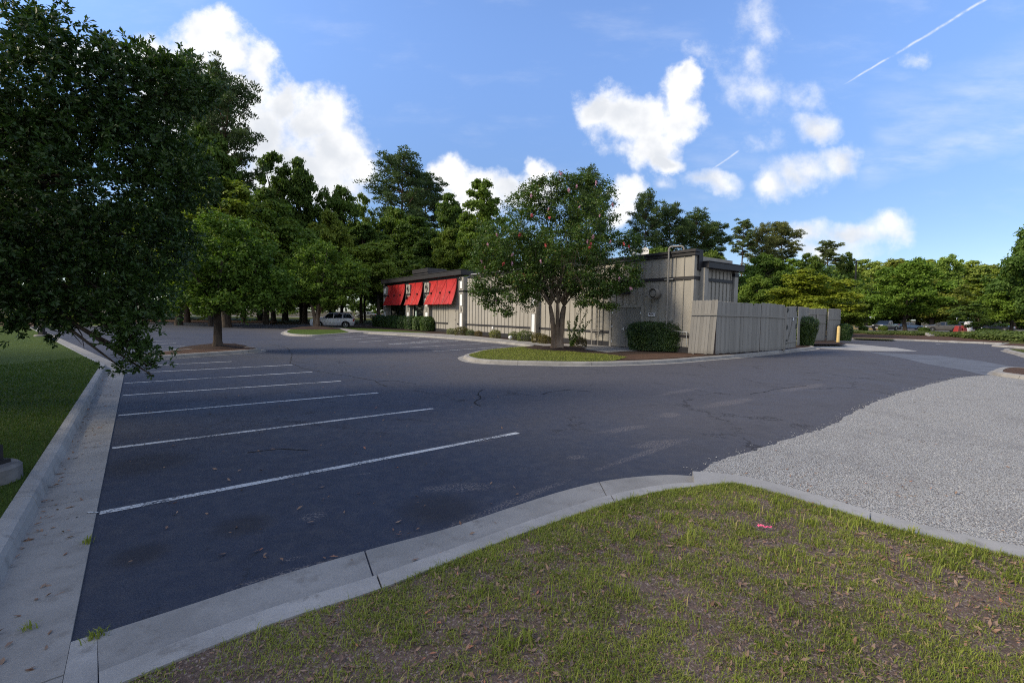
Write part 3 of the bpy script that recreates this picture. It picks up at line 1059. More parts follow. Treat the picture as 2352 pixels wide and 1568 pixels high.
# ---- pilasters
def pilaster(s0, s1, top, mode):
    mb = MB()
    bx(mb, s0, s1, -.35, .1, .10, top)
    p = mb.build('pilaster', M_TRIMT, bld, bevel=.008)
    mb = MB()
    bx(mb, s0 - .02, s1 + .02, -.375, .09, 3.87, 4.035)
    mb.build('belt', M_DARK, p)
    if mode != 'plain':
        mb = MB(); bx(mb, s0 - .02, s1 + .02, -.37, .09, .10, .45)
        mb.build('base_board', M_DARK, p)
    w = s1 - s0; c = (s0 + s1) / 2; h = w * .30
    panels = [(2.62, 3.74), (.68, 2.08)]
    if mode == 'panel' or mode == 'plain':
        panels.append((4.16, 4.92))
    for z0, z1 in panels:
        mb = MB()
        for a, b_, e, f in ((c - h - .05, c - h, z0, z1), (c + h, c + h + .05, z0, z1), (c - h, c + h, z0, z0 + .05), (c - h, c + h, z1 - .05, z1)):
            bx(mb, a, b_, -.39, -.351, e, f)
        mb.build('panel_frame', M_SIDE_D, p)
        mb = MB(); bx(mb, c - h + .002, c + h - .002, -.362, -.352, z0 + .05, z1 - .05)
        mb.build('white_panel', M_WHITE, p)
    mb = MB()
    mb.lathe([(.17, -.351), (.17, -.40), (.13, -.405), (.11, -.37), (.07, -.37), (.06, -.41), (.001, -.415)], L(c, 0, 2.35), 'y', 20)
    mb.build('rosette', M_TRIMT, p, smooth=True)
    if mode == 'diamond':
        mb = MB()
        zc, a, b_ = 4.56, .30, .42
        ring = [(a, 0), (0, b_), (-a, 0), (0, -b_)]
        o = []
        for y_, f in ((-.351, 1.15), (-.43, 1.15), (-.43, .82), (-.37, .82)):
            o += [(-c + x * f, y_, zc + z * f - .15) for x, z in ring]
        fs = [(r * 4 + k, r * 4 + (k + 1) % 4, r * 4 + 4 + (k + 1) % 4, r * 4 + 4 + k) for r in range(3) for k in range(4)]
        mb.add(o, fs)
        mb.build('diamond_frame', M_TRIMT, p)
        mb = MB()
        mb.add([(-c + x * .81, -.362, zc + z * .81 - .15) for x, z in ring], [(0, 1, 2, 3)])
        mb.build('diamond_inset', M_BLK, p)
        mb = MB()
        bx(mb, c - .05, c + .05, -.62, -.376, 3.82, 3.90); mb.lathe([(.03, 3.40), (.11, 3.44), (.12, 3.72), (.05, 3.80), (.03, 3.86)], L(c, -.56, .15)[:2] + (-.15,), 'z', 10)
        mb.build('wall_lantern', M_BLK, p)
    if mode == 'panel':
        mb = MB()
        bx(mb, c - .04, c + .04, -.5, -.352, 5.05, 5.16); mb.lathe([(.02, 4.90), (.07, 4.93), (.08, 5.06)], L(c + .12, -.46, .15)[:2] + (-.15,), 'z', 10)
        mb.build('wall_lantern', M_BLK, p)
    return p


pilaster(12.12, 12.75, 5.06, 'plain')
pilaster(22.5, 23.24, 5.2, 'panel')
pilaster(29.45, 30.45, 5.02, 'diamond')
pilaster(34.15, 35.15, 5.02, 'diamond')
pilaster(40.95, 42.15, 5.02, 'panel')


# ---- awnings: curved sheets on the wall, each with its own stays and light
def awning(s0, s1):
    zt, zb = 5.16, 2.80
    K = 12
    mb = MB()
    outer = []; inner = []
    for k in range(K + 1):
        f = k / K
        z = zt + (zb - zt) * f
        y = -(.15 + .55 * f ** 1.9)
        outer.append((y, z)); inner.append((y + .05, z))
    vs = []
    for s in (s0, s1):
        for y, z in outer:
            vs.append(L(s, y, z))
    n = K + 1
    for s in (s0, s1):
        for y, z in inner:
            vs.append(L(s, y, z))
    fs = []
    for k in range(K):
        fs.append((k, k + 1, n + k + 1, n + k)); fs.append((2 * n + k, 2 * n + k + 1, 3 * n + k + 1, 3 * n + k))
        fs.append((k, k + 1, 2 * n + k + 1, 2 * n + k)); fs.append((n + k, n + k + 1, 3 * n + k + 1, 3 * n + k))
    fs.append((0, n, 3 * n, 2 * n)); fs.append((n - 1, 2 * n - 1, 4 * n - 1, 3 * n - 1))
    mb.add(vs, fs)
    a = mb.build('awning', M_RED, bld)
    a.data.polygons.foreach_set('use_smooth', [True] * len(a.data.polygons)); a.data.set_sharp_from_angle(angle=math.radians(35))
    mb = MB()
    w = s1 - s0

    def pt(s, f, off=.012):
        return Vector(L(s, -(.15 + .55 * f ** 1.9) - off, zt + (zb - zt) * f))
    mid = (s0 + w * .52, .52)
    for A_, B_ in (((s0 + .06, .01), mid), (mid, (s0 + w * .30, .99)), ((s0 + w * .84, .99), mid)):
        P = [pt(A_[0] + (B_[0] - A_[0]) * j / 8, A_[1] + (B_[1] - A_[1]) * j / 8) for j in range(9)]
        mb.tube(P, .012, 5)
    mb.build('stay_cable', M_RED_E, a)
    mb = MB()
    c = pt(mid[0], mid[1], .07)
    mb.obox(c, (.075, 0, 0), (0, .05, 0), (0, .015, .085))
    mb.build('spotlight', M_BLK, a)
    mb = MB()
    for s in (s0, s1):
        mb.tube([pt(s, f, .0) for f in np.linspace(0, 1, 10)], .035, 6)
    mb.tube([pt(s0, 1, 0), pt(s1, 1, 0)], .035, 6)
    mb.build('edge_binding', M_RED_E, a)
    mb = MB()
    mb.bar(pt(s0 + w * .3, 1, .03) - Vector((.09, 0, 0)), pt(s0 + w * .3, 1, .03) + Vector((.09, 0, 0)), .07)
    mb.build('bracket', M_BLK, a)
    mb = MB(); mb.bar(pt(s0 + w * .8, 1, -.05), L(s0 + w * .8, -.02, 2.9), .03)
    mb.build('strut', M_BLK, a)


for s0, s1, n in ((24.05, 29.85, 3), (31.35, 34.9, 2), (35.95, 41.3, 3)):
    w = (s1 - s0) / n
    for k in range(n):
        awning(s0 + k * w + .02, s0 + (k + 1) * w - .02)


# ---- windows in the front bays
def window(s0, s1, z0, z1, cols, bar=.05):
    mb = MB()
    w = (s1 - s0) / cols
    for k in range(cols + 1):
        s = s0 + k * w
        bx(mb, s - bar / 2, s + bar / 2, -.06, .0, z0, z1)
    bx(mb, s0, s1, -.055, 0, z0, z0 + .08); bx(mb, s0, s1, -.055, 0, z1 - .08, z1)
    f = mb.build('window', M_BLK, bld)
    mb = MB(); bx(mb, s0 + .01, s1 - .01, -.03, -.012, z0 + .02, z1 - .02)
    mb.build('pane', M_GLASS, f)


window(36.2, 40.7, .75, 4.95, 3)
window(31.45, 34.1, .5, 4.95, 2)
for s_ in (33.75, 40.4):
    mb = MB(); bx(mb, s_, s_ + .2, -.09, -.061, .45, 4.9)
    mb.build('window_casing', M_TRIMT, bld)
mb = MB(); bx(mb, 33.05, 33.28, -.075, -.06, 1.25, 2.15)
mb.build('window_notice', mat('pale_green_card', (.45, .58, .52), .6), bld)
# ---- doors
mb = MB(); bx(mb, 24.38, 25.78, -.05, .0, .30, 2.55)
dr = mb.build('side_door', M_SIDE, bld)
mb = MB()
for z in (.5, 1.3, 2.1):
    mb = MB(); bx(mb, 24.46, 24.50, -.075, -.051, z, z + .14)
    mb.build('hinge', M_BLK, dr)
mb = MB()
for a, b_, e, f in ((3.0, 3.14, .16, 2.47), (5.32, 5.46, .16, 2.47), (3.0, 5.46, 2.475, 2.60)):
    bx(mb, a, b_, -.07, 0, e, f)
mb.build('door_frame', M_TRIMT, bld)
for a, b_, hs in ((3.15, 4.222, 3.20), (4.236, 5.31, 5.26)):
    mb = MB(); bx(mb, a, b_, -.035, 0, .20, 2.46)
    dr = mb.build('service_door', M_DOORP, bld, bevel=.004)
    mb = MB()
    for z in (.42, 1.3, 2.1):
        mb = MB(); bx(mb, hs - .03, hs + .03, -.055, -.036, z, z + .12)
        mb.build('hinge', M_GALV, dr)
mb = MB(); bx(mb, 4.30, 4.36, -.10, -.04, 1.15, 1.32); mb.bar(L(4.33, -.10, 1.22), L(4.5, -.10, 1.22), .025)
mb.build('door_handle', M_GALV, bld)
mb = MB(); bx(mb, 4.0, 5.0, -.16, 0, 3.22, 3.42)
for k in range(3):
    bx(mb, 4.0, 5.0, -.20, -.161, 3.24 + k * .06, 3.26 + k * .06)
mb.build('wall_light', M_DARK, bld)
# ---- round vent hood
mb = MB()
mb.lathe([(.20, 0), (.235, -.05), (.27, -.12), (.285, -.42), (.285, -.50), (.26, -.505), (.255, -.47), (.25, -.30)], L(2.1, 0, 3.2), 'y', 32)
vh = mb.build('vent_hood', M_PIPE, bld, smooth=True)
mb = MB(); mb.lathe([(.001, -.30), (.25, -.301)], L(2.1, 0, 3.2), 'y', 32); mb.build('vent_throat', M_BLK, vh)
mb = MB(); mb.lathe([(.17, -.30), (.19, -.33), (.19, -.43), (.17, -.47), (.001, -.48)], L(2.1, 0, 3.2), 'y', 28); mb.build('vent_cap', M_PIPE, vh, smooth=True)
# ---- vertical pipe with elbow over the parapet
mb = MB()
ps = 1.35
P = [L(ps, -.22, .5), L(ps, -.22, 5.48)]
for k in range(1, 6):
    a = k / 5 * PI / 2
    P.append(L(ps - .12 * (1 - math.cos(a)), -.22 + .06 * (1 - math.cos(a)), 5.48 + .12 * math.sin(a)))
P += [L(ps - .55, .0, 5.60), L(ps - .62, .04, 5.57), L(ps - .66, .08, 5.5), L(ps - .66, .10, 5.36)]
mb.tube(P, [.048] * len(P), 14)
mb.lathe([(.064, 5.36), (.064, 5.46)], L(ps, -.22, .15)[:2] + (-.15,), 'z', 14)
pp = mb.build('vent_pipe', M_PIPE, bld, smooth=True)
mb = MB()
for z in (3.93, 1.83):
    mb = MB(); mb.bar(L(ps + .25, -.17, z), L(ps - .25, -.17, z), .035); mb.bar(L(ps - .22, -.17, z), L(ps - .22, -.02, z), .05)
    mb.build('pipe_clamp', M_GALV, pp)
mb = MB(); mb.bar(L(.95, -.12, 1.25), L(.15, -.12, 1.22), .035); mb.bar(L(.2, -.12, 1.22), L(.2, -.12, .5), .03)
mb.build('standpipe_rail', M_GALV, bld)
# ---- ladder
mb = MB()
for s in (6.12, 6.72):
    mb.bar(L(s, -.25, .75), L(s, -.25, 5.75), .04, .06)
    for z in (1.1, 2.6, 4.6):
        mb.bar(L(s, -.25, z), L(s, 0, z), .03)
for k in range(17):
    mb.tube([L(6.12, -.25, .9 + k * .29), L(6.72, -.25, .9 + k * .29)], .013, 6)
mb.bar(L(6.02, -.28, 1.05), L(6.82, -.28, 1.05), .05)
for s in (6.16, 6.68):
    mb.bar(L(s, -.27, .18), L(s, -.27, 1.05), .035)
mb.tube([L(6.16, -.27, .55), L(6.68, -.27, .55)], .013, 6)
mb.build('roof_ladder', M_PIPE, bld)
# ---- end wall: chase, conduits, rear pilaster
mb = MB(); mb.box((0, .48, .0), (.30, .80, 4.31)); mb.build('corner_chase', M_TRIMT, bld)
mb = MB()
for k in range(4):
    mb.tube([(.06, .93 + k * .075, .9), (.06, .93 + k * .075, 4.02 - .1 * k)], .026, 8)
mb.box((.0, .90, 1.1), (.14, 1.18, 1.5))
mb.build('conduit', M_PIPE, bld)
mb = MB(); mb.box((-.4, 3.62, -.05), (.12, 4.0, 4.31)); mb.build('pilaster', M_TRIMT, bld)
mb = MB()
for z in (4.05, 2.1):
    mb = MB(); mb.box((-.42, 3.60, z), (.15, 4.02, z + .17))
    mb.build('belt_trim', M_DARK, bld)
# ---- roof fan and dish behind the parapet
mb = MB()
c = L(5.4, 2.0, .15)
mb.lathe([(.22, 4.9), (.22, 5.72), (.30, 5.75), (.30, 5.82), (.16, 5.84), (.14, 5.98), (.33, 6.0), (.36, 6.06), (.30, 6.10), (.02, 6.12)], (c[0], c[1], -.15), 'z', 20)
mb.build('exhaust_fan', M_GALV, bld, smooth=True)
mb = MB()
c = L(4.75, 2.2, 5.86)
mb.lathe([(.02, .0), (.16, -.03), (.30, -.10), (.31, -.10), (.17, -.015), (.02, .02)], c, 'y', 24)
mb.bar((c[0], c[1], c[2]), (c[0], c[1] + .1, 4.9), .05)
mb.build('satellite_dish', mat('dish_grey', (.55, .55, .55), .6), bld, smooth=True)
mb = MB(); bx(mb, 18.1, 18.28, -.05, 0, .75, .95); mb.build('outlet_cover', M_WHITE, bld)

# ---- sign beside the vent hangs on the wall: a thing of its own
sg = thing('fire_department_sign', 'small white wall sign reading FDC beside the vertical pipe', 'sign', (0, 0, 0))
sg.matrix_world = Matrix.Translation((B0[0], B0[1], .15)) @ Matrix.Rotation(BRZ, 4, 'Z') @ Matrix.Translation(L(2.445, -.06, 2.083))
mb = MB(); mb.box((-.24, 0, -.115), (.24, .012, .115)); mb.build('sign_panel', M_WHITE, sg)
M_MAR = mat('maroon_lettering', (.05, .012, .016), .6)
mb = MB()
for a, b_, e, f in ((-.235, .235, -.11, -.098), (-.235, .235, .098, .11), (-.235, -.225, -.097, .097), (.225, .235, -.097, .097)):
    mb.box((a, -.003, e), (b_, .001, f))
mb.build('sign_border', M_MAR, sg)


def letters(txt, size, m, parent, loc, rot=(PI / 2, 0, 0), name='lettering', bold=.0):
    cu = bpy.data.curves.new(name, 'FONT')
    cu.body = txt; cu.size = size; cu.align_x = 'CENTER'; cu.align_y = 'CENTER'; cu.extrude = .002; cu.offset = bold
    o = bpy.data.objects.new(name, cu); link(o)
    dg = bpy.context.evaluated_depsgraph_get()
    me = bpy.data.meshes.new_from_object(o.evaluated_get(dg))
    bpy.data.objects.remove(o)
    me.materials.clear(); me.materials.append(m)
    q = bpy.data.objects.new(name, me); link(q, parent); q.location = loc; q.rotation_euler = rot
    return q


letters('FDC', .185, M_MAR, sg, (0, -.004, 0), bold=.006)

# ------------------------------------------------------------------ wooden enclosures
def wood_mat(name, base, dark):
    m, t, b, co = new_mat(name)
    geo = t.node('ShaderNodeNewGeometry')
    r = geo.outputs['Random Per Island']
    g = t.noise(t.vmath('MULTIPLY', co, (14, 14, .9)), 3.0, 6, .7)
    n = t.noise(co, 1.4, 6, .7)
    c = t.mix(r, tuple(x * .86 for x in base), tuple(x * 1.12 for x in base))
    c = t.mix(t.math('MULTIPLY', t.step(g, .55, .8), .4), c, dark)
    c = t.mix(t.math('MULTIPLY', t.step(n, .58, .75), .35), c, dark)
    sp = t.node('ShaderNodeSeparateXYZ'); t.l.new(co, sp.inputs[0])
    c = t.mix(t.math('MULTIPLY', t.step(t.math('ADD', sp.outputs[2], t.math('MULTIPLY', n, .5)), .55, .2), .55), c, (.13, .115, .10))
    t.put(b.inputs['Base Color'], c)
    b.inputs['Roughness'].default_value = .85
    b.inputs['Specular IOR Level'].default_value = .2
    t.put(b.inputs['Normal'], t.bump(g, .25, .006))
    return m


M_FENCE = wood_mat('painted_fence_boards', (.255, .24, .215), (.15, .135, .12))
M_RUST = mat('rusty_iron', (.06, .035, .025), .8, .3, 9)
rf = np.random.default_rng(5)


def board_panel(parent, p, q, z0, z1a, z1b, lean=(0, 0), flip=1, rail_z=None, sag=0.0, name='panel', gapboard=None, rails=True):
    """vertical dog-eared boards between plan points p and q (world), heights z1a..z1b; lean moves the top sideways"""
    p = Vector(p); q = Vector(q); d = q - p; Ln = d.length; d.normalize(); nrm = Vector((d.y, -d.x)) * flip
    mb = MB(); bw = .138
    k = int(Ln / (bw + .006)); bw = Ln / k - .006
    org = parent.location
    for i in range(k):
        a = i * (bw + .006)
        f = i / max(1, k - 1)
        zt = z1a + (z1b - z1a) * f - sag * 4 * f * (1 - f) + rf.normal(0, .008)
        if gapboard and i in gapboard:
            zt -= .1
        zb = z0 + rf.uniform(0, .03)
        j = rf.normal(0, .004)
        e = .03
        outline = [(a, zb), (a + bw, zb), (a + bw, zt - e), (a + bw - e, zt), (a + e, zt), (a, zt - e)]
        vs = []
        for th in (0, -.018):
            for x, z in outline:
                lf = (z - z0) / (z1a - z0)
                P = p + d * x + nrm * (th + j) + Vector(lean) * lf
                vs.append((P.x - org.x, P.y - org.y, z - org.z))
        fs = [(0, 1, 2, 3, 4, 5), (11, 10, 9, 8, 7, 6)] + [(m_, (m_ + 1) % 6, (m_ + 1) % 6 + 6, m_ + 6) for m_ in range(6)]
        mb.add(vs, fs)
    pn = mb.build(name, M_FENCE, parent)
    if rails:
        for z in (rail_z or [z0 + (z1a - z0) * .73]):
            mb = MB()
            lf = (z - z0) / (z1a - z0)
            A_ = p + nrm * .03 + Vector(lean) * lf; B_ = q + nrm * .03 + Vector(lean) * lf
            mb.bar((A_.x - org.x, A_.y - org.y, z - org.z), (B_.x - org.x, B_.y - org.y, z + (z1b - z1a) * .7 - org.z), .035, .085)
            mb.build('rail', M_FENCE, pn)
    return pn


fA = Vector(G(1639.5, 814.6, .15)); fB = Vector(G(1798, 804, .15))
fd = (fB - fA).normalized()
f0 = thing('wooden_fence', 'long weathered grey plank fence with leaning end panel beside restaurant', 'fence', (fA.x, fA.y, .12))
Lf = (fB - fA).length
ZT = 2.82
seams = [0, .60, 1.0]
seams = [0, .345, .62, 1.0]
tops = [(2.80, 2.78), (2.77, 2.82), (2.84, 2.80)]
board_panel(f0, fA, fA + fd * Lf * .62, .17, 2.80, 2.76, sag=.015, gapboard=[24], rail_z=[2.10])
board_panel(f0, fA + fd * (Lf * .62 + .04), fB, .17, 2.82, 2.74, sag=.0, rail_z=[2.08])
# the end panel that returns to the building and leans outwards
e1 = Vector((B0[0], B0[1])) + Bd * (-.10) - Bn * .42
board_panel(f0, e1, fA + Vector((-.04, -.03)), .17, 2.80, 2.84, lean=tuple(Bd * -.0 + Vector((.12, -.05))), rail_z=[2.10])
mb = MB()
for P in (fA + Vector((.02, .06)), fA + fd * Lf * .62 + Vector((-.03, .06)), fB + Vector((-.02, .05))):
    mb = MB(); mb.box((P.x - fA.x - .05, P.y - fA.y - .05, 0.0), (P.x - fA.x + .05, P.y - fA.y + .05, 2.55))
    mb.build('post', M_RUST, f0)
mb = MB(); P = fB + fd * .08
mb.box((P.x - fA.x - .06, P.y - fA.y - .06, 0.0), (P.x - fA.x + .06, P.y - fA.y + .06, 2.52))
mb.build('gate_post', M_FENCE, f0)
# gate leaf standing half open
gA_ = fB + fd * .22; gB_ = Vector(GD(1831, gA_.y + 1.35))
gt = board_panel(f0, gA_, gB_, .22, 2.68, 2.72, name='gate', rail_z=[2.05, .6])
mb = MB()
gd = (gB_ - gA_).normalized(); gn = Vector((gd.y, -gd.x))
for a, z in ((.12, 2.35), (.12, 1.35), (.9 * (gB_ - gA_).length, 2.45), (.9 * (gB_ - gA_).length, 1.4), (.1, .5)):
    P = gA_ + gd * a + gn * .02 - fA; mb = MB()
    mb.add([(P.x, P.y, z - .16), (P.x + gd.x * .2, P.y + gd.y * .2, z), (P.x, P.y, z + .16), (P.x + gn.x * .02, P.y + gn.y * .02, z - .16), (P.x + gd.x * .2 + gn.x * .02, P.y + gd.y * .2 + gn.y * .02, z), (P.x + gn.x * .02, P.y + gn.y * .02, z + .16)],
           [(0, 1, 2), (5, 4, 3), (0, 3, 4, 1), (1, 4, 5, 2), (2, 5, 3, 0)])
    mb.build('hinge', M_BLK, gt)
mb = MB()
P0 = gA_ + gd * .35 + gn * .05 - fA; P1 = gA_ + gd * 1.1 + gn * .06 - fA
mb.bar((P0.x, P0.y, .45), (P1.x, P1.y, 1.75), .05)
mb.build('brace', M_FENCE, gt)
mb = MB(); P = gA_ + gd * 1.15 + gn * .04 - fA
mb.obox((P.x, P.y, 1.85), gd.to_3d() * .10, gn.to_3d() * .004, (0, 0, .14))
mb.build('notice', M_WHITE, gt)

# second enclosure further along
hA = Vector(GD(1834, 31.5)); hB = Vector(GD(1858, 34.5))
h0 = thing('wooden_fence', 'short grey plank gate fence behind yellow bollard', 'fence', (hA.x, hA.y, .1))
board_panel(h0, hA, hB, .15, 2.78, 2.80, rails=False)
p1 = Vector(GD(1857.5, 38.6)); p2 = Vector(GD(1899, 39.6)); p3 = Vector(GD(1903, 39.5)); p4 = Vector(GD(1931, 40.6))
pn = board_panel(h0, p1, p2, .12, 2.82, 2.84, rail_z=[2.35], name='gate')
mb = MB()
dd = (p2 - p1).normalized(); nn = Vector((dd.y, -dd.x))
P = p1 + dd * .68 * (p2 - p1).length * .65 + nn * .05 - hA
mb.box((P.x - .05, P.y - .05, .7), (P.x + .05, P.y + .05, 2.3))
P2 = p1 + dd * (p2 - p1).length * .95 + nn * .05 - hA
mb.bar((P.x, P.y, 1.58), (P2.x, P2.y, 1.55), .06)
mb.build('brace', M_FENCE, pn)
board_panel(h0, p3, p4, .12, 2.86, 2.86, rail_z=[2.0], name='gate')
mb = MB(); P = (p2 + p3) / 2 - hA + Vector((0, -.1))
mb.tube([(P.x, P.y, 0), (P.x, P.y, 2.5)], .06, 10)
for z in (2.1, .7):
    mb.lathe([(.075, z), (.075, z + .1)], (P.x, P.y, 0), 'z', 10)
mb.build('gate_post', M_PIPE, h0, smooth=True)
# bollard
M_YEL = mat('yellow_paint', (.60, .44, .18), .6, .10, 5, .1, 70, .3, col2=(.46, .34, .15), patch=3)
x, y = G(1924.5, 789.3)
mb = MB(); mb.lathe([(.115, -.02), (.115, 1.30), (.108, 1.36), (.08, 1.41), (.04, 1.435), (.001, 1.44)], (0, 0, 0), 'z', 24)
o = mb.build('bollard', M_YEL, smooth=True, loc=(x, y, 0))
tag(o, 'yellow steel bollard in front of plank gate', 'bollard')
# ------------------------------------------------------------------ foliage
M_BARK = mat('tree_bark', (.075, .06, .048), .95, .3, 7, .8, 26, .1, stretch=(1, 1, .25))
M_BARKP = mat('pine_bark', (.13, .085, .062), .95, .3, 6, .8, 22, .1, stretch=(1, 1, .3))
M_BARKC = mat('smooth_bark', (.20, .145, .105), .75, .25, 3, .3, 30, .15, col2=(.30, .235, .18), patch=2.5, stretch=(1, 1, .3))
M_OAK = leaf_mat('oak_leaf', (.022, .050, .015), (.060, .110, .022), (.11, .16, .034), .28, .42, .4, .5)
M_BROAD = leaf_mat('broad_leaf', (.064, .108, .022), (.155, .212, .040), (.21, .25, .06), .35, .6, .2, .35)
M_PINEL = leaf_mat('pine_needle', (.050, .080, .030), (.12, .155, .054), (.16, .18, .08), .25, .6, .2, .3)
M_MYRT = leaf_mat('myrtle_leaf', (.034, .072, .016), (.098, .158, .028), (.16, .13, .035), .3, .5, .3, .8)
M_BOX = leaf_mat('hedge_leaf', (.018, .042, .011), (.055, .10, .018), (.13, .17, .035), .25, .45, .35, 1.2)
M_PALE = leaf_mat('pale_shrub_leaf', (.10, .12, .05), (.19, .20, .085), (.24, .22, .12), .3, .6, .2, 1.2)
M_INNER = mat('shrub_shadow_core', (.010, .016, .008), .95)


def unit(v):
    return v / (np.linalg.norm(v, axis=-1, keepdims=True) + 1e-9)


def rand_dir(n, r):
    return unit(r.normal(size=(n, 3)))


def leaf_quads(C, N, ln, wd, r, flat=False):
    """diamond leaves at points C facing N"""
    n = len(C)
    t_ = rand_dir(n, r)
    u = unit(np.cross(N, t_)); w = unit(np.cross(N, u))
    ln = ln * r.uniform(.65, 1.3, (n, 1)); wd = wd * r.uniform(.7, 1.25, (n, 1))
    V = np.empty((n, 4, 3))
    V[:, 0] = C - u * ln * .5
    V[:, 1] = C + w * wd * .5 - u * ln * .05 + N * wd * .12
    V[:, 2] = C + u * ln * .5
    V[:, 3] = C - w * wd * .5 - u * ln * .05 + N * wd * .12
    return V.reshape(-1, 3)


def lobes_leaves(lobes, n, ln, wd, r, up=.55, shell=.55):
    """lobes: (cx,cy,cz,rx,rz); leaves near the skin of each"""
    Lb = np.array(lobes)
    area = Lb[:, 3] * (Lb[:, 3] + Lb[:, 4])
    pick = r.choice(len(Lb), n, p=area / area.sum())
    q = Lb[pick]
    d = rand_dir(n, r)
    d[:, 2] = np.where((d[:, 2] < -.25) & (r.random(n) < .6), -d[:, 2] * .6, d[:, 2])
    d = unit(d)
    # each mass is a handful of smaller sprays, some reaching well out, so that the skin is ragged
    SUB = 15
    sd_ = rand_dir(len(Lb) * SUB, r); sd_[:, 2] = np.where(sd_[:, 2] < -.3, -sd_[:, 2], sd_[:, 2])
    sr = r.uniform(.35, .92, len(Lb) * SUB); ss = r.uniform(.28, .55, len(Lb) * SUB)
    k = pick * SUB + r.integers(0, SUB, n)
    off = sd_[k] * sr[k][:, None] + d * (ss[k] * r.uniform(.25, 1.1, n))[:, None] * np.array([1.1, 1.1, .9])
    P = q[:, :3] + off * np.stack([q[:, 3], q[:, 3], q[:, 4]], 1)
    N = unit(d * .8 + np.array([0, 0, up]) + r.normal(size=(n, 3)) * .55)
    return leaf_quads(P, N, ln, wd, r)


def broad_proto(seed, H=15.0, W=11.0, base=.2, nl=34, leaves=9000, ln=.55, wd=.36, spire=0.0, mleaf=None, mbark=None, lobe=(.13, .22), trunk=.022):
    """returns trunk mesh and crown mesh of a broadleaf tree, foot at the origin"""
    r = np.random.default_rng(seed)
    lob = []
    ch = H * (1 - base)
    for i in range(nl):
        f = (i + .5) / nl
        zf = f ** .85
        prof = math.sin(PI * min(1, .16 + .80 * zf)) ** (.75 + spire) * (1 - spire * zf)
        a = i * 2.399 + r.normal(0, .3)
        rr = W / 2 * prof * r.uniform(.25, 1.0)
        lr = W * r.uniform(*lobe) * (1 - .35 * zf)
        lob.append((rr * math.cos(a), rr * math.sin(a), H * base + ch * min(.97, zf * .94 + r.normal(0, .03)), lr, lr * r.uniform(.6, .85)))
    lob.append((0, 0, H * .55, W * .24, H * .20))
    V = lobes_leaves(lob, leaves, ln, wd, r)
    crown = np_mesh('crown', V, 4, mleaf or M_BROAD)
    mb = MB()
    tr = H * trunk
    top = H * .72
    pts = [(0, 0, -.3), (0, 0, H * .03), (r.normal(0, .08), r.normal(0, .08), H * .18), (r.normal(0, .2), r.normal(0, .2), H * .4), (r.normal(0, .25), r.normal(0, .25), top)]
    mb.tube(pts, [tr * 1.5, tr * 1.1, tr * .9, tr * .65, tr * .2], 10)
    for i in r.choice(len(lob) - 1, min(14, nl), replace=False):
        c = lob[i]
        z0 = max(H * base * .85, min(c[2] - .18 * math.hypot(c[0], c[1]) - r.uniform(.5, 2), top))
        mb.tube([(0, 0, z0), (c[0] * .45, c[1] * .45, z0 + (c[2] - z0) * .62), (c[0], c[1], c[2])], [tr * .42, tr * .26, tr * .07], 6)
    trk = mb.build('trunk', mbark or M_BARK, smooth=True)
    return [trk, crown]


def pine_proto(seed, H=30.0, W=12.0, base=.55, nb=34, leaves=9000, dense=1.0, flat=.95):
    r = np.random.default_rng(seed)
    mb = MB(); tr = H * .013
    bend = r.normal(0, .3, (5, 2))
    def ax(f):
        return np.array([np.interp(f, [0, .25, .5, .75, 1], bend[:, 0] * [0, .4, 1, 1.3, 1.5]), np.interp(f, [0, .25, .5, .75, 1], bend[:, 1] * [0, .4, 1, 1.3, 1.5]), f * H])
    mb.tube([tuple(ax(f) - [0, 0, .3 if f == 0 else 0]) for f in (0, .02, .3, .6, .85, .97)], [tr * 1.4, tr * 1.1, tr * .85, tr * .6, tr * .3, tr * .08], 10)
    C = []; R_ = []
    for i in range(nb):
        f = base + (1 - base) * ((i + .3) / nb)
        g = (f - base) / (1 - base)
        prof = (math.sin(PI * (.22 + .70 * g)) ** .8)
        ln = W / 2 * prof * r.uniform(.55, 1.1)
        a = i * 2.4 + r.normal(0, .4)
        p0 = ax(f)
        up = r.uniform(.05, .45) + .5 * g
        tip = p0 + np.array([math.cos(a) * ln, math.sin(a) * ln, ln * up])
        mid = p0 + (tip - p0) * .5 + np.array([0, 0, -ln * .06])
        mb.tube([tuple(p0), tuple(mid), tuple(tip)], [tr * .30 * (1 - .5 * g), tr * .2, tr * .05], 5)
        k = max(3, int(ln * 1.5 * dense))
        for j in range(k):
            s = .42 + .58 * (j + r.random()) / k
            c = p0 + (tip - p0) * s + r.normal(0, .32 + .05 * ln, 3) * np.array([1, 1, .6])
            C.append(c + np.array([0, 0, .25])); R_.append(r.uniform(.7, 1.2) * (W / 12) ** .5)
    C.append(ax(.985)); R_.append(1.0)
    C = np.array(C); R_ = np.array(R_)
    pick = r.choice(len(C), leaves, p=R_ ** 2 / (R_ ** 2).sum())
    d = rand_dir(leaves, r); d[:, 2] = np.abs(d[:, 2]) * .8 - .22
    P = C[pick] + d * (R_[pick] * r.uniform(.35, 1.05, leaves))[:, None] * np.array([1.15, 1.15, flat])
    # needles: thin tufts pointing outwards
    u = unit(d + np.array([0, 0, .35]) + r.normal(size=(leaves, 3)) * .35)
    w = unit(np.cross(u, rand_dir(leaves, r)))
    ln = r.uniform(.30, .55, (leaves, 1)); wd = r.uniform(.07, .13, (leaves, 1))
    V = np.empty((leaves, 4, 3))
    V[:, 0] = P - u * ln * .35; V[:, 1] = P + w * wd; V[:, 2] = P + u * ln * .65; V[:, 3] = P - w * wd
    crown = np_mesh('crown', V.reshape(-1, 3), 4, M_PINEL)
    trk = mb.build('trunk', M_BARKP, smooth=True)
    return [trk, crown]


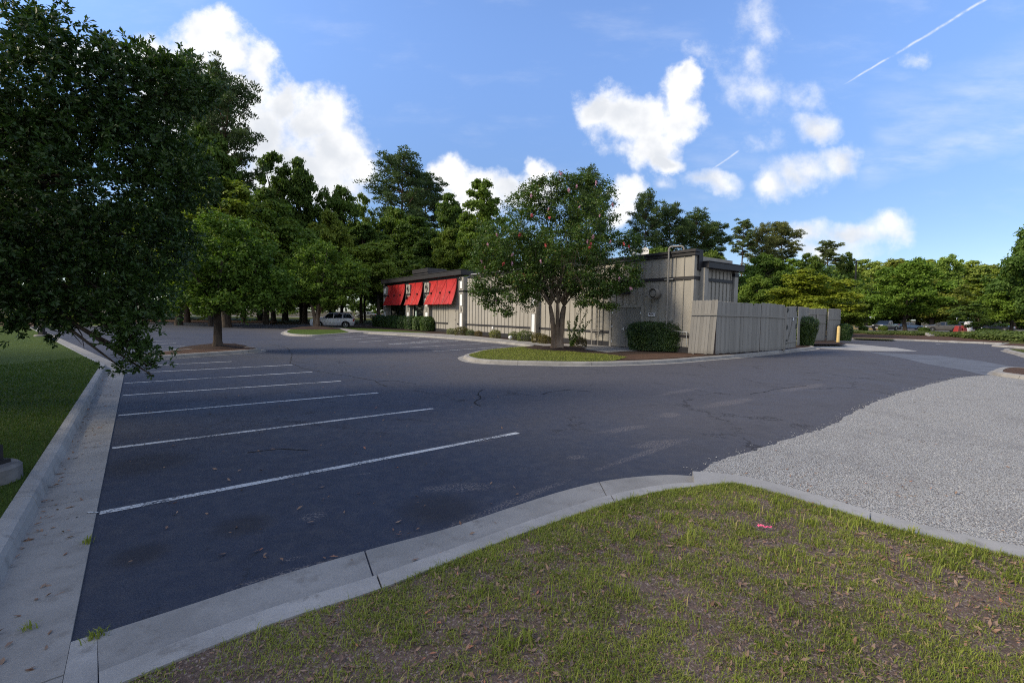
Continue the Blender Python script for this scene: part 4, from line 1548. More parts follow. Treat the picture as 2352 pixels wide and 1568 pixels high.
PROTO = {}
def proto(kind):
    if kind not in PROTO:
        PROTO[kind] = {
            'round': lambda: broad_proto(1, 15, 12, .21, 48, 36000, .38, .27),
            'round2': lambda: broad_proto(2, 15, 12, .19, 54, 36000, .38, .27),
            'tall': lambda: broad_proto(3, 20, 11, .14, 60, 40000, .40, .28, .0, lobe=(.13, .23)),
            'spire': lambda: broad_proto(4, 20, 8.5, .15, 52, 18000, .46, .32, .08, lobe=(.11, .2)),
            'layered': lambda: broad_proto(5, 12, 13, .24, 60, 26000, .38, .22, .28, lobe=(.10, .17)),
            'loose': lambda: broad_proto(6, 12, 11, .2, 40, 13000, .36, .26, .05, lobe=(.09, .16)),
            'mass': lambda: broad_proto(7, 15, 15, .02, 70, 40000, .42, .30, .0, lobe=(.11, .18)),
            'high': lambda: broad_proto(8, 14, 14, .34, 56, 36000, .40, .28, .0, lobe=(.10, .17)),
            'pine': lambda: pine_proto(21, 30, 13, .52, 52, 21000, 1.5),
            'pine2': lambda: pine_proto(22, 30, 11, .60, 38, 20000, 1.3),
            'pine3': lambda: pine_proto(23, 30, 14, .40, 64, 34000, 1.5),
            'slimpine': lambda: pine_proto(24, 30, 8, .68, 28, 11000, 1.2),
        }[kind]()
        for o in PROTO[kind]:
            COL.objects.unlink(o)
    return PROTO[kind]


DIM = {'high': (14, 14), 'round': (15, 12), 'round2': (15, 12), 'tall': (20, 11), 'spire': (20, 8), 'layered': (12, 12), 'loose': (12, 10.5), 'mass': (15, 15), 'pine': (31, 14), 'pine2': (31, 12), 'pine3': (31, 15), 'slimpine': (31, 8.5)}
rt = np.random.default_rng(77)


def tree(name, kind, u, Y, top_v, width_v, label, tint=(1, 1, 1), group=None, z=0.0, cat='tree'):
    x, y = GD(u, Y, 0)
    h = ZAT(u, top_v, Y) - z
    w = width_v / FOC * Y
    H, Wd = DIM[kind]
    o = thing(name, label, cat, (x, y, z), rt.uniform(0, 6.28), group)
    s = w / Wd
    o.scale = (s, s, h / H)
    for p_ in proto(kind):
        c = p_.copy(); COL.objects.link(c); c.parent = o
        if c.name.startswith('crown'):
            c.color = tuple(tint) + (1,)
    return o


YG = (1.8, 1.55, 1.2); LG = (1.6, 1.6, 1.4); DK = (.75, .82, .8); OL = (1.7, 1.35, 1.2); MG = (1.0, 1.0, 1.0); SUN_G = (2.2, 1.9, 1.9)  # SUN_G puts sunlight on the far wood into the leaf colour
T = [
    # behind the near oak, left
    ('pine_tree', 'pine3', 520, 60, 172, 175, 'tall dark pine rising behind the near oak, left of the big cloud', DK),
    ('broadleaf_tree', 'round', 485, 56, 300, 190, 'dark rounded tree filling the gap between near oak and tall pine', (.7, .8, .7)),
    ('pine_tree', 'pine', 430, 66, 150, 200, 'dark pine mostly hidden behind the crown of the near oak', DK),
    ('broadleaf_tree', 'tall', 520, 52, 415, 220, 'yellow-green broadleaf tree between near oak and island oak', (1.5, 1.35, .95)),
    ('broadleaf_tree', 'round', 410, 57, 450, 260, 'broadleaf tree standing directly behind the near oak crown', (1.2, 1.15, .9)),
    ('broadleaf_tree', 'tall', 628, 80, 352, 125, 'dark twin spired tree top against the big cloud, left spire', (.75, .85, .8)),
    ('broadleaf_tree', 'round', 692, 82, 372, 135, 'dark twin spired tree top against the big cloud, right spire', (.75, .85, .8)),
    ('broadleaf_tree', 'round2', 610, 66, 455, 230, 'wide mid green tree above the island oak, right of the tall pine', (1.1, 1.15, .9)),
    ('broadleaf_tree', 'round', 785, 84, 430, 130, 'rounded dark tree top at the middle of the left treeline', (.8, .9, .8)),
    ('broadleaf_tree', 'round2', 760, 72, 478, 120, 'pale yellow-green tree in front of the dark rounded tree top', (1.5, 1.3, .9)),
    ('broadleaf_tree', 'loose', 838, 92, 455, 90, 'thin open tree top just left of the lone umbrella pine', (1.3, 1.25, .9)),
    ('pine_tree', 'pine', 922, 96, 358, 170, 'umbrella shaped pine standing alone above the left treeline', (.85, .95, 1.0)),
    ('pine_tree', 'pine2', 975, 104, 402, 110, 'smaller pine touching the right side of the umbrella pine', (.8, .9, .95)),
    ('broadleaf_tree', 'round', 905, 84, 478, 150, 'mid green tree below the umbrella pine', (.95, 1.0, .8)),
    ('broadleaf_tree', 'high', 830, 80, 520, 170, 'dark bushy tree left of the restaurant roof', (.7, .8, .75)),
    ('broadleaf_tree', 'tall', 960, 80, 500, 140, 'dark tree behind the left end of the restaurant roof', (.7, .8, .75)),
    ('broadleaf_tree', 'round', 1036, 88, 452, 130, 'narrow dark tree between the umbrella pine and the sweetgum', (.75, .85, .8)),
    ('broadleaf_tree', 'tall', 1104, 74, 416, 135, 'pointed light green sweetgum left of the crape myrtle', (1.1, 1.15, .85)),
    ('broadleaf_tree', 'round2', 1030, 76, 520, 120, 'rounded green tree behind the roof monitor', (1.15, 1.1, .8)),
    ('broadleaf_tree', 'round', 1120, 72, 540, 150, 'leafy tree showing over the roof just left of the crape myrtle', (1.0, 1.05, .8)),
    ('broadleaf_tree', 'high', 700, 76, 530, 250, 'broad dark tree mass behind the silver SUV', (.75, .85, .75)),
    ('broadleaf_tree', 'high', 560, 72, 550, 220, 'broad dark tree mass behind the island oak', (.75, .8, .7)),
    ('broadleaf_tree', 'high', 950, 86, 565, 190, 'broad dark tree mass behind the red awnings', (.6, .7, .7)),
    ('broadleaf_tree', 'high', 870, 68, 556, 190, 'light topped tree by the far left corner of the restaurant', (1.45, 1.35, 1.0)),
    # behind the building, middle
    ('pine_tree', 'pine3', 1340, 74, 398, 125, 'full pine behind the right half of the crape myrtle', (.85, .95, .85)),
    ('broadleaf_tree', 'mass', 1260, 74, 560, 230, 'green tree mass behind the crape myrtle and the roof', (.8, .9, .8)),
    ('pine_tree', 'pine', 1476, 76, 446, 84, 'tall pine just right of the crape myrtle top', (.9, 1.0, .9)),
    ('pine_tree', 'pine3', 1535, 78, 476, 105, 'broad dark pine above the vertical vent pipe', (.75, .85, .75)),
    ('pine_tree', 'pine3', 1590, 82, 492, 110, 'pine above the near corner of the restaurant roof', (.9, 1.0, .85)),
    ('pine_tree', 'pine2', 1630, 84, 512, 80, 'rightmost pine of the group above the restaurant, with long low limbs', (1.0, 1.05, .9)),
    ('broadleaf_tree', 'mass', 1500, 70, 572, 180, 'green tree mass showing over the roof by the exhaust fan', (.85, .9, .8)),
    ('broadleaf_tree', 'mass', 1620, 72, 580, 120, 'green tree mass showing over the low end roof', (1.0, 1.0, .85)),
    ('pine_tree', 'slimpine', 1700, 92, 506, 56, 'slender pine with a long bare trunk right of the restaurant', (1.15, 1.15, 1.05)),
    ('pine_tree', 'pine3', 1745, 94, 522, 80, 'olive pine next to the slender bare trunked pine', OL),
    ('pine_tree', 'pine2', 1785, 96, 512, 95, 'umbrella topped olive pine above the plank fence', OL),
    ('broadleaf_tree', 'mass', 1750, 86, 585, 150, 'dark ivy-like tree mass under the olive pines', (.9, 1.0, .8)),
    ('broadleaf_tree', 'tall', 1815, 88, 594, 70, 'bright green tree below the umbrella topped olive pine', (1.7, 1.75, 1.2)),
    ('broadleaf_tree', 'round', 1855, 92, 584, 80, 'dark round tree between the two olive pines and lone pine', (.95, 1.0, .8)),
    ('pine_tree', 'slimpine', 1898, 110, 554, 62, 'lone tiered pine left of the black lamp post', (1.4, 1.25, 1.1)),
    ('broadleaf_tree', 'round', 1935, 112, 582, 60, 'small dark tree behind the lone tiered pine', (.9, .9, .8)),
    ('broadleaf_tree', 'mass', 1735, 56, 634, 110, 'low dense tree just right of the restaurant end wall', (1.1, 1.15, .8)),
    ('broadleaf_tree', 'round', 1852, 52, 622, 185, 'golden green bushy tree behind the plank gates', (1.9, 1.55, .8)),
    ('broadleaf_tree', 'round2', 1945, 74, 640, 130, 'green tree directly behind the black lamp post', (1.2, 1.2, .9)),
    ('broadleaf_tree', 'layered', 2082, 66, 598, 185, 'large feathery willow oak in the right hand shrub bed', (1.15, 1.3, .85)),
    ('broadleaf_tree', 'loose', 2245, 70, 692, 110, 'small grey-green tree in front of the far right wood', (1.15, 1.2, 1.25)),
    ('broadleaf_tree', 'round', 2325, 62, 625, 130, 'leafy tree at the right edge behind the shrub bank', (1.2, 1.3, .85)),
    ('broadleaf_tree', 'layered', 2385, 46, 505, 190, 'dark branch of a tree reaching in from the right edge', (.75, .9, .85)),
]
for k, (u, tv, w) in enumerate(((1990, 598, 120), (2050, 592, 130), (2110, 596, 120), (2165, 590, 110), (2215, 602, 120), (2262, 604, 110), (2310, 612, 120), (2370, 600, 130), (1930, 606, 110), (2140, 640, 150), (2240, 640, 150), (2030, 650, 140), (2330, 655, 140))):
    T.append(('broadleaf_tree', ('round', 'round2', 'tall', 'mass')[k % 4], u, 128 + (k % 3) * 7 - (10 if k > 8 else 0), tv, w, 'sunlit yellow-green tree in the far wood behind the right car park', [SUN_G, OL, YG, LG][k % 4], 'trees of the far right wood'))
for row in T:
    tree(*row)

# trunks one sees under the left wood, with their own low crowns out of reach
for k, (u, Y, tv) in enumerate(((70, 60, 300), (830, 96, 480), (1420 - 600, 120, 500))):
    pass


# ------------------------------------------------------------------ special trees
def oak_leaves(Pc, Dc, per, r, ln=.095, wd=.036):
    """rosettes of long leaves at twig tips Pc pointing along Dc; 6-vertex folded leaves"""
    n = len(Pc) * per
    C = np.repeat(Pc, per, 0); D = np.repeat(Dc, per, 0)
    u = unit(D * .75 + r.normal(size=(n, 3)) * .62)
    N = unit(np.cross(u, rand_dir(n, r)) + np.array([0, 0, .7]))
    w = unit(np.cross(N, u)); N = unit(np.cross(u, w))
    l = ln * r.uniform(.6, 1.25, (n, 1)); wd_ = wd * r.uniform(.7, 1.2, (n, 1))
    C = C - D * r.uniform(0, .12, (n, 1))
    base = C + u * .012
    mid = base + u * l * .55; tip = base + u * l
    V = np.empty((n, 2, 4, 3))
    V[:, 0, 0] = base; V[:, 0, 1] = mid - w * wd_ * .5 + N * wd_ * .22; V[:, 0, 2] = tip - N * l * .08; V[:, 0, 3] = mid - N * .002
    V[:, 1, 0] = base; V[:, 1, 1] = mid - N * .002; V[:, 1, 2] = tip - N * l * .08; V[:, 1, 3] = mid + w * wd_ * .5 + N * wd_ * .22
    # weld halves by sharing vertices so that each leaf is one island
    P = np.stack([V[:, 0, 0], V[:, 0, 1], V[:, 0, 2], V[:, 0, 3], V[:, 1, 3]], 1).reshape(-1, 3)
    i = (np.arange(n) * 5)[:, None]
    F_ = np.concatenate([i + np.array([[0, 1, 2, 3]]), i + np.array([[0, 3, 2, 4]])], 0)
    return P, F_


def near_oak():
    r = np.random.default_rng(3)
    ell = [(20, 120, 8.6, 190), (150, 235, 9.3, 160), (255, 220, 9.6, 120), (345, 225, 10.0, 100), (420, 200, 10.3, 70), (465, 225, 10.4, 48), (330, 330, 10, 120), (60, 400, 8.8, 230), (240, 430, 9.6, 190),
           (390, 400, 10.4, 110), (450, 420, 10.6, 60), (310, 570, 9.9, 130), (400, 560, 10.3, 70), (110, 600, 9.0, 140), (230, 640, 9.3, 110), (330, 670, 9.6, 70), (20, 660, 8.4, 90), (95, 705, 8.8, 50), (165, 720, 9.0, 45), (255, 715, 9.2, 55), (-160, 300, 8.5, 260), (-140, 600, 8.4, 180),
           (355, 715, 9.5, 30), (300, 745, 9.2, 45), (290, 785, 9.1, 34), (335, 800, 9.2, 30), (312, 830, 9.15, 26), (345, 838, 9.2, 16), (275, 845, 9.1, 16), (258, 852, 9.1, 8), (345, 862, 9.2, 7), (105, 90, 9.0, 60), (110, 48, 9.0, 30), (445, 140, 10.4, 34), (505, 195, 10.5, 22), (400, 150, 10.2, 34), (340, 130, 10, 40), (270, 110, 9.7, 36), (120, 775, 9.3, 12), (150, 755, 9.2, 22), (40, 745, 8.8, 24)]
    E_ = []
    for u, v, D, rv in ell:
        x, y = GD(u, D)
        E_.append((x, y, ZAT(u, v, D), rv / FOC * D))
    E_ += [(-10.5, 4.8, 5.2, 2.4), (-12, 3, 5.5, 2.8), (-10.6, 2.2, 5.4, 2.5), (-11.8, .3, 5.6, 2.8), (-10.8, -1.5, 5.2, 2.5), (-9.0, 3.2, 4.9, 1.8)]   # unseen crown masses added beyond the left edge to shade the gutter
    E_ = np.array(E_)
    wgt = E_[:, 3] ** 1.75; wgt /= wgt.sum()
    n = 21000
    pick = r.choice(len(E_), n, p=wgt)
    d = rand_dir(n, r)
    rad = r.uniform(.35, 1.06, (n, 1)) ** .7
    P = E_[pick, :3] + d * rad * E_[pick, 3:4]
    # feathered rim: push a share of twigs outwards
    out = r.random(n) < .12
    P[out] += d[out] * r.uniform(.04, .34, (out.sum(), 1))
    D = unit(d + np.array([0, 0, .15]) + r.normal(size=(n, 3)) * .35)
    V, F_ = oak_leaves(P, D, 10, r, .105, .046)
    root = thing('oak_tree', 'large dark glossy leaved oak hanging over the lawn at the left edge', 'tree', (-11.5, 8.2, .1))
    off = np.array([-11.5, 8.2, .1])
    np_mesh('crown', (V - off, F_), 4, M_OAK, root)
    mb = MB()
    mb.tube([(0, 0, -.2), (0, 0, .2), (.1, .15, 1.4), (.25, .4, 2.8), (.3, .6, 4.5), (.2, .8, 7)], [.36, .28, .24, .21, .15, .06], 12)
    for k in r.choice(len(E_), 26, replace=False):
        c = E_[k, :3] - off
        mb.tube([(.2, .4, 2.2 + r.uniform(0, 2)), tuple(c * .5 + np.array([.1, .2, 1.6 + r.uniform(0, .8)])), tuple(c)], [.10, .05, .012], 6)
    for (u0, v0, D0), (u1, v1, D1) in (((255, 715, 9.2), (300, 785, 9.1)), ((300, 785, 9.1), (335, 845, 9.2)), ((300, 770, 9.1), (268, 848, 9.1)), ((335, 690, 9.5), (365, 735, 9.5)), ((165, 720, 9), (122, 790, 9.3)), ((150, 740, 9.1), (185, 790, 9.2)), ((165, 735, 9.0), (190, 800, 9.2))):
        a = np.array([*GD(u0, D0), ZAT(u0, v0, D0)]) - off; b_ = np.array([*GD(u1, D1), ZAT(u1, v1, D1)]) - off
        mb.tube([tuple(a), tuple((a + b_) / 2 + r.normal(0, .03, 3)), tuple(b_)], [.016, .010, .004], 5)
    mb.build('trunk', M_BARK, root, smooth=True)


near_oak()


def mid_tree(name, label, u, Y, base_v, ell, n, ln, wd, m, mbark, stems, seed, z0, tint=(1, 1, 1), blossoms=None, cat='tree', limbs=16):
    """free standing tree from a list of leaf masses given as (u, v, dY, radius_u, radius_v)"""
    r = np.random.default_rng(seed)
    x, y = GD(u, Y)
    root = thing(name, label, cat, (x, y, z0))
    off = np.array([x, y, z0])
    E_ = []
    for a, b_, dy, ru, rv in ell:
        D = Y + dy
        xx, yy_ = GD(a, D)
        E_.append((xx, yy_, ZAT(a, b_, D), ru / FOC * D, rv / FOC * D))
    E_ = np.array(E_) - np.array([x, y, z0, 0, 0])
    # twig clumps inside the masses, then leaves inside the clumps
    nc = int(n / 38)
    wgt = E_[:, 3] * E_[:, 4]; wgt /= wgt.sum()
    pick = r.choice(len(E_), nc, p=wgt)
    d = rand_dir(nc, r)
    C = E_[pick, :3] + d * (r.uniform(.25, 1.0, (nc, 1)) ** .6) * np.stack([E_[pick, 3], E_[pick, 3], E_[pick, 4]], 1)
    cr = r.uniform(.15, .40, nc) * (Y / 25) ** .25 * (ln / .1) ** .3
    pk = r.choice(nc, n)
    dd = rand_dir(n, r)
    P = C[pk] + dd * (cr[pk] * r.uniform(.2, 1.1, n))[:, None] * np.array([1.2, 1.2, .75])
    N = unit(dd * .5 + np.array([0, 0, .7]) + r.normal(size=(n, 3)) * .6)
    V = leaf_quads(P, N, ln, wd, r)
    cw = np_mesh('crown', V, 4, m, root)
    cw.color = tuple(tint) + (1,)
    mb = MB()
    ends = []
    for st in stems:
        pts, rad = st
        mb.tube(pts, rad, 12)
        ends.append(np.array(pts[-1]))
    for i in range(limbs):
        c = C[r.integers(nc)]
        e = min(ends, key=lambda q: np.linalg.norm((q - c) * np.array([1, 1, .2])) + r.uniform(0, .8))
        mid = e + (c - e) * .5 + np.array([0, 0, .12 * np.linalg.norm(c - e)]) * (.6 if limbs < 40 else -.25)
        k = rad[-1]
        mb.tube([tuple(e), tuple(mid), tuple(c)], [k * .75, k * .4, k * .1], 5)
    mb.build('trunk', mbark, root, smooth=True)
    if blossoms:
        ms = []
        for mi, mm in enumerate(blossoms[1]):
            q = []
            for s_ in range(2):
                k = 46
                dq = rand_dir(k, r)
                Pq = dq * r.uniform(.2, 1, (k, 1)) * np.array([.075, .075, .13])
                q.append(np_mesh('blossom', leaf_quads(Pq, unit(dq + r.normal(size=(k, 3)) * .5), .075, .06, r), 4, mm))
            ms += q
        for o in ms:
            COL.objects.unlink(o)
        for (a, b_, kind) in blossoms[0]:
            # on the near skin of the crown at that spot
            Dq = Y - 1.2 - 1.2 * max(0, 1 - abs(a - u) / 190)
            xx, yy_ = GD(a, Dq)
            c = ms[kind * 2 + int(r.integers(2))].copy(); COL.objects.link(c); c.parent = root
            c.location = (xx - x, yy_ - y, ZAT(a, b_, Dq) - z0)
            s_ = r.uniform(.6, 1.05); c.scale = (s_, s_, s_); c.rotation_euler = (r.normal(0, .4), r.normal(0, .4), r.uniform(0, 6))
    return root


# crape myrtle in front of the building
M_PK1 = leaf_mat('pale_pink_petal', (.52, .26, .42), (.68, .42, .56), None, .3, .6)
M_PK2 = leaf_mat('coral_petal', (.55, .10, .12), (.72, .17, .20), None, .3, .6)
stems = []
rs = np.random.default_rng(9)
for k, (bx0, by0, tx, ty, tz, r0) in enumerate(((-.17, 0, -.42, -.1, 2.3, .15), (.15, .05, .34, .1, 2.3, .19), (-.02, -.06, -.05, -.25, 2.4, .12))):
    stems.append(([(bx0, by0, -.1), (bx0 * 1.0, by0, .5), ((bx0 + tx) * .42, (by0 + ty) * .4, 1.3), (tx * .8, ty * .8, 1.9), (tx, ty, tz)], [r0 * 1.35, r0, r0 * .85, r0 * .8, r0 * .6]))
for k in range(40):
    a = rs.uniform(0, 6.28); q = rs.uniform(.25, .75)
    b0 = stems[k % 3][0][-1]
    tx, ty = b0[0] + math.cos(a) * q * 2.6, b0[1] + math.sin(a) * q * 2.3
    z1 = 4.3 + rs.uniform(-.6, 1.6) - q * 1.0
    stems.append(([b0, (b0[0] + (tx - b0[0]) * .3, b0[1] + (ty - b0[1]) * .3, 3.0), (b0[0] + (tx - b0[0]) * .7, b0[1] + (ty - b0[1]) * .7, 3.7 + .1 * k % .4), (tx, ty, z1)], [.045, .032, .024, .012]))
ME = [(1275, 575, 0, 125, 75), (1210, 520, .3, 75, 65), (1345, 515, .2, 70, 62), (1160, 560, -.4, 75, 65), (1410, 590, .2, 65, 62), (1290, 480, .2, 60, 42), (1365, 452, .5, 46, 42), (1235, 450, 0, 45, 42), (1200, 470, .4, 42, 42),
      (1130, 600, -.9, 52, 45), (1125, 645, -1.2, 45, 34), (1150, 690, -1.4, 34, 26), (1105, 665, -1.3, 28, 20), (1430, 640, -.6, 42, 32), (1455, 655, -.7, 22, 15), (1380, 655, -.8, 55, 34), (1320, 640, -1.5, 40, 26), (1200, 640, -1.3, 52, 34), (1345, 690, -.9, 36, 20), (1215, 690, -1.0, 34, 18), (1290, 430, .2, 26, 34),
      (1266, 412, .2, 9, 20), (1283, 402, .2, 5, 12), (1244, 415, .1, 8, 16), (1200, 432, .3, 10, 16), (1318, 420, .2, 12, 18), (1225, 420, .3, 7, 18), (1340, 415, .3, 26, 22), (1440, 560, .4, 36, 32), (1100, 570, -.2, 24, 26), (1460, 630, -.4, 16, 16), (1280, 600, .6, 120, 55), (1395, 700, -.8, 26, 12), (1160, 715, -1.4, 22, 12), (1260, 640, .8, 100, 40), (1170, 660, -.6, 60, 30), (1230, 670, .4, 60, 26), (1350, 665, .3, 60, 28), (1120, 690, -1.0, 30, 18), (1405, 660, -.2, 44, 24)]
BL = [(1140, 540, 0), (1118, 562, 0), (1175, 585, 0), (1138, 628, 0), (1100, 640, 0), (1090, 655, 0), (1122, 668, 0), (1128, 662, 0), (1140, 690, 0), (1300, 437, 0), (1318, 428, 0), (1362, 420, 0), (1400, 470, 0), (1325, 475, 0), (1240, 600, 0), (1345, 555, 0), (1358, 545, 0), (1398, 555, 0), (1420, 640, 0), (1448, 662, 0), (1372, 495, 0), (1255, 480, 0),
      (1350, 568, 1), (1353, 560, 1), (1190, 540, 1), (1218, 495, 1), (1258, 500, 1), (1202, 632, 1), (1250, 563, 1), (1428, 560, 1), (1440, 566, 1), (1155, 606, 1), (1215, 450, 0), (1278, 396, 0), (1282, 400, 0), (1105, 600, 0), (1112, 615, 0), (1175, 605, 0)]
mid_tree('crape_myrtle', 'pink flowering crape myrtle on the near grass island before the restaurant', 1281, 24.8, 800, ME, 76000, .118, .074, M_MYRT, M_BARKC, stems, 31, .15, (1, 1, 1), (BL, [M_PK1, M_PK2]), limbs=46)
# young oak on the small island
st = [([(0, 0, -.1), (-.01, 0, .25), (.02, 0, 1.0), (-.05, .05, 1.9), (-.1, 0, 3.0)], [.27, .19, .165, .17, .11])]
for a in range(7):
    an = a * .9
    st.append(([(-.04, 0, 1.75), (math.cos(an) * .7, math.sin(an) * .7, 2.7), (math.cos(an) * 1.8, math.sin(an) * 1.8, 3.9)], [.10, .07, .035]))
mid_tree('oak_tree', 'young green oak with a dark trunk on the small mulched island', 499, 22.2, 798,
         [(505, 600, 0, 110, 90), (450, 640, 0, 70, 60), (560, 620, .5, 75, 65), (610, 640, .3, 55, 45), (510, 540, .5, 80, 55), (470, 690, -.5, 70, 30), (560, 690, -.3, 75, 28), (620, 685, 0, 45, 26), (430, 700, -.2, 40, 26), (520, 715, -.6, 50, 14), (590, 570, .5, 50, 40), (570, 722, -.4, 22, 12), (655, 665, .2, 26, 26)],
         30000, .15, .10, M_BROAD, M_BARK, st, 33, .25, (.85, 1.0, .75))
# myrtle-like multi-stem tree on the grass island by the SUV
st = []
for k in range(5):
    a = k * 1.3 + .4
    st.append(([(math.cos(a) * .16, math.sin(a) * .16, -.1), (math.cos(a) * .2, math.sin(a) * .2, .7), (math.cos(a) * .38, math.sin(a) * .38, 1.6), (math.cos(a) * 1.1, math.sin(a) * 1.1, 3.6)], [.20, .17, .14, .07]))
mid_tree('crape_myrtle', 'bushy multi-stemmed green tree on the grass island beside the silver SUV', 726, 52.8, 755,
         [(730, 640, 0, 95, 45), (680, 655, -1, 60, 34), (790, 650, 0, 60, 36), (740, 600, .5, 80, 40), (680, 680, -1, 55, 18), (780, 685, -.5, 55, 18), (830, 668, 0, 26, 20), (640, 660, 0, 30, 24), (720, 572, 1, 50, 26), (735, 690, -1, 40, 10), (620, 690, .2, 24, 10), (810, 620, .4, 40, 30)],
         26000, .26, .17, M_BROAD, M_BARKC, st, 35, .40, (1.05, 1.15, .85), limbs=30)

# ------------------------------------------------------------------ clipped shrubs and beds
def shrub_mesh(seed, rx, ry, h, n, ln, wd, box=2.6, m=None, loose=0.0, taper=0.0):
    r = np.random.default_rng(seed)
    d = rand_dir(n, r)
    d[:, 2] = np.abs(d[:, 2]) * 1.0 - .12 * (r.random(n) < .4)
    k = (np.abs(d) ** box).sum(1, keepdims=True) ** (-1 / box)
    rad = r.uniform(.86, 1.03, (n, 1)) + (r.random((n, 1)) ** 6) * .14 * (1 + loose * 3) - loose * r.random((n, 1)) * .5
    lump = 1 + .05 * np.sin(d[:, :1] * 7 + seed) * np.cos(d[:, 2:] * 6 + d[:, 1:2] * 5)
    P = d * k * rad * lump
    P = P * np.array([rx, ry, h * .5]) ; P[:, 2] += h * .5
    P[:, 2] = np.where(P[:, 2] < .04, .04 + r.random(n) * .1, P[:, 2])
    if taper:
        P[:, :2] *= (1 - taper * (1 - np.clip(P[:, 2:] / h, 0, 1)))
    dd = d.copy()
    P2 = P.copy()
    # spread lower half too
    low = r.random(n) < .40
    P2[low, 2] = r.uniform(.03, .55, low.sum()) * h
    ph = r.uniform(0, 6.283, low.sum())
    e = np.stack([np.cos(ph), np.sin(ph)], 1); ke = (np.abs(e) ** box).sum(1, keepdims=True) ** (-1 / box)
    tp = (1 - taper * (1 - P2[low, 2:3] / h)) if taper else 1.0
    P2[low, :2] = e * ke * np.array([rx, ry]) * r.uniform(.88, 1.02, (low.sum(), 1)) * tp * (.93 + .07 * np.minimum(1, P2[low, 2:3] / (.2 * h)))
    dd[low] = np.concatenate([e, np.zeros((low.sum(), 1))], 1)
    N = unit(dd + np.array([0, 0, .45]) + r.normal(size=(n, 3)) * .55)
    return np_mesh('foliage', leaf_quads(P2, N, ln, wd, r), 4, m or M_BOX)


def shrub(name, label, x, y, z, mesh_o, rx, ry, h, rz=0.0, group=None, cat='shrub', core=True, tint=(1, 1, 1), copy=False):
    root = thing(name, label, cat, (x, y, z), rz, group)
    if copy:
        f = mesh_o.copy(); COL.objects.link(f)
    else:
        f = mesh_o
    f.parent = root
    f.color = tuple(tint) + (1,)
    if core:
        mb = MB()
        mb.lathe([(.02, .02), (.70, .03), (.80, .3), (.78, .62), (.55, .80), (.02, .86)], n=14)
        c = mb.build('stems', M_INNER, root, smooth=True)  # solid core, its dark colour stands for shade inside the foliage
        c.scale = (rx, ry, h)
    return root


# big clipped hedge before the service door
x, y = G(1505, 806, .15)
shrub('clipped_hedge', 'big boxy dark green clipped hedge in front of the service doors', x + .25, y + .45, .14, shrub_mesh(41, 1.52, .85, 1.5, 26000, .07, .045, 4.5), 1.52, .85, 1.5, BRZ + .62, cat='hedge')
x, y = G(1857, 793, .15)
shrub('clipped_shrub', 'rounded yellowish clipped shrub beside the plank gate', x, y + .6, .1, shrub_mesh(42, .88, .85, 1.98, 12000, .075, .05, 3.2, taper=.35), .75, .75, 1.9, 0, tint=(1.35, 1.25, .9))
x, y = GD(1943, 40.0)
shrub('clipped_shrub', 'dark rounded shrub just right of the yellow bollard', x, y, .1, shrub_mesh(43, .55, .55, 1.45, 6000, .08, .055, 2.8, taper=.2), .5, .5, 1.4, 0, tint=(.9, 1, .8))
# hedge row under the windows
hm = [shrub_mesh(50 + k, .85, .80, 1.42, 7000, .10, .065, 2.8) for k in range(3)]
for o in hm:
    COL.objects.unlink(o)
ha = Vector(G(868, 749.8, .15)); hb = Vector(G(982, 760.2, .15))
words = ['first shrub from the left', 'second shrub from the left', 'third shrub from the left', 'fourth shrub from the left', 'fifth shrub from the left', 'sixth shrub from the left', 'seventh shrub from the left', 'rightmost shrub']
for k in range(8):
    p = ha.lerp(hb, k / 7)
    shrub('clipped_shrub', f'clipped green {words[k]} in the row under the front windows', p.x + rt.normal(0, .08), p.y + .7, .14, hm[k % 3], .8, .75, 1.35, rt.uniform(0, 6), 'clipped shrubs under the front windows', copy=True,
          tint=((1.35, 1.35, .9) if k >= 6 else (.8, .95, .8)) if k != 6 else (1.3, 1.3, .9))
# little foundation shrubs along the siding
fm = [shrub_mesh(60 + k, .46, .42, .62, 900, .085, .045, 2.0, M_PALE, .35) for k in range(3)]
for o in fm:
    COL.objects.unlink(o)
for k, (u, v, s, tn, lb) in enumerate(((1036, 767.5, .9, (1.1, 1.1, 1.0), 'sparse pale shrub in front of the flush side door'), (1060, 770, 1.25, (.75, .65, .5), 'rusty brown shrub at the foot of the tall pilaster'), (1079, 770.5, .9, (.8, .9, .8), 'small green shrub right of the tall pilaster'),
                                       (1099, 771.5, .75, (.9, .6, .45), 'tiny brown shrub along the siding'), (1137, 775.5, 1.05, (1.05, 1.0, .7), 'yellowish round shrub at the middle of the siding'), (1182, 780, 1.0, (.8, .85, .65), 'left shrub of the pair behind the ground spotlight'),
                                       (1206, 783, 1.25, (.75, .85, .65), 'right shrub of the pair behind the ground spotlight'), (1238, 787, 1.1, (.75, .6, .45), 'brownish shrub left of the crape myrtle trunk'), (1252, 789, .9, (.7, .55, .4), 'russet shrub close behind the crape myrtle trunk'),
                                       (1330, 796, 1.0, (.6, .45, .38), 'dark russet shrub left of the wall ladder'))):
    x, y = G(u, v, .15)
    r_ = shrub('foundation_shrub', lb, x, y, .13, fm[k % 3], 0, 0, 0, rt.uniform(0, 6), 'foundation shrubs along the siding', core=False, tint=tn, copy=True)
    r_.scale = (s, s, s)
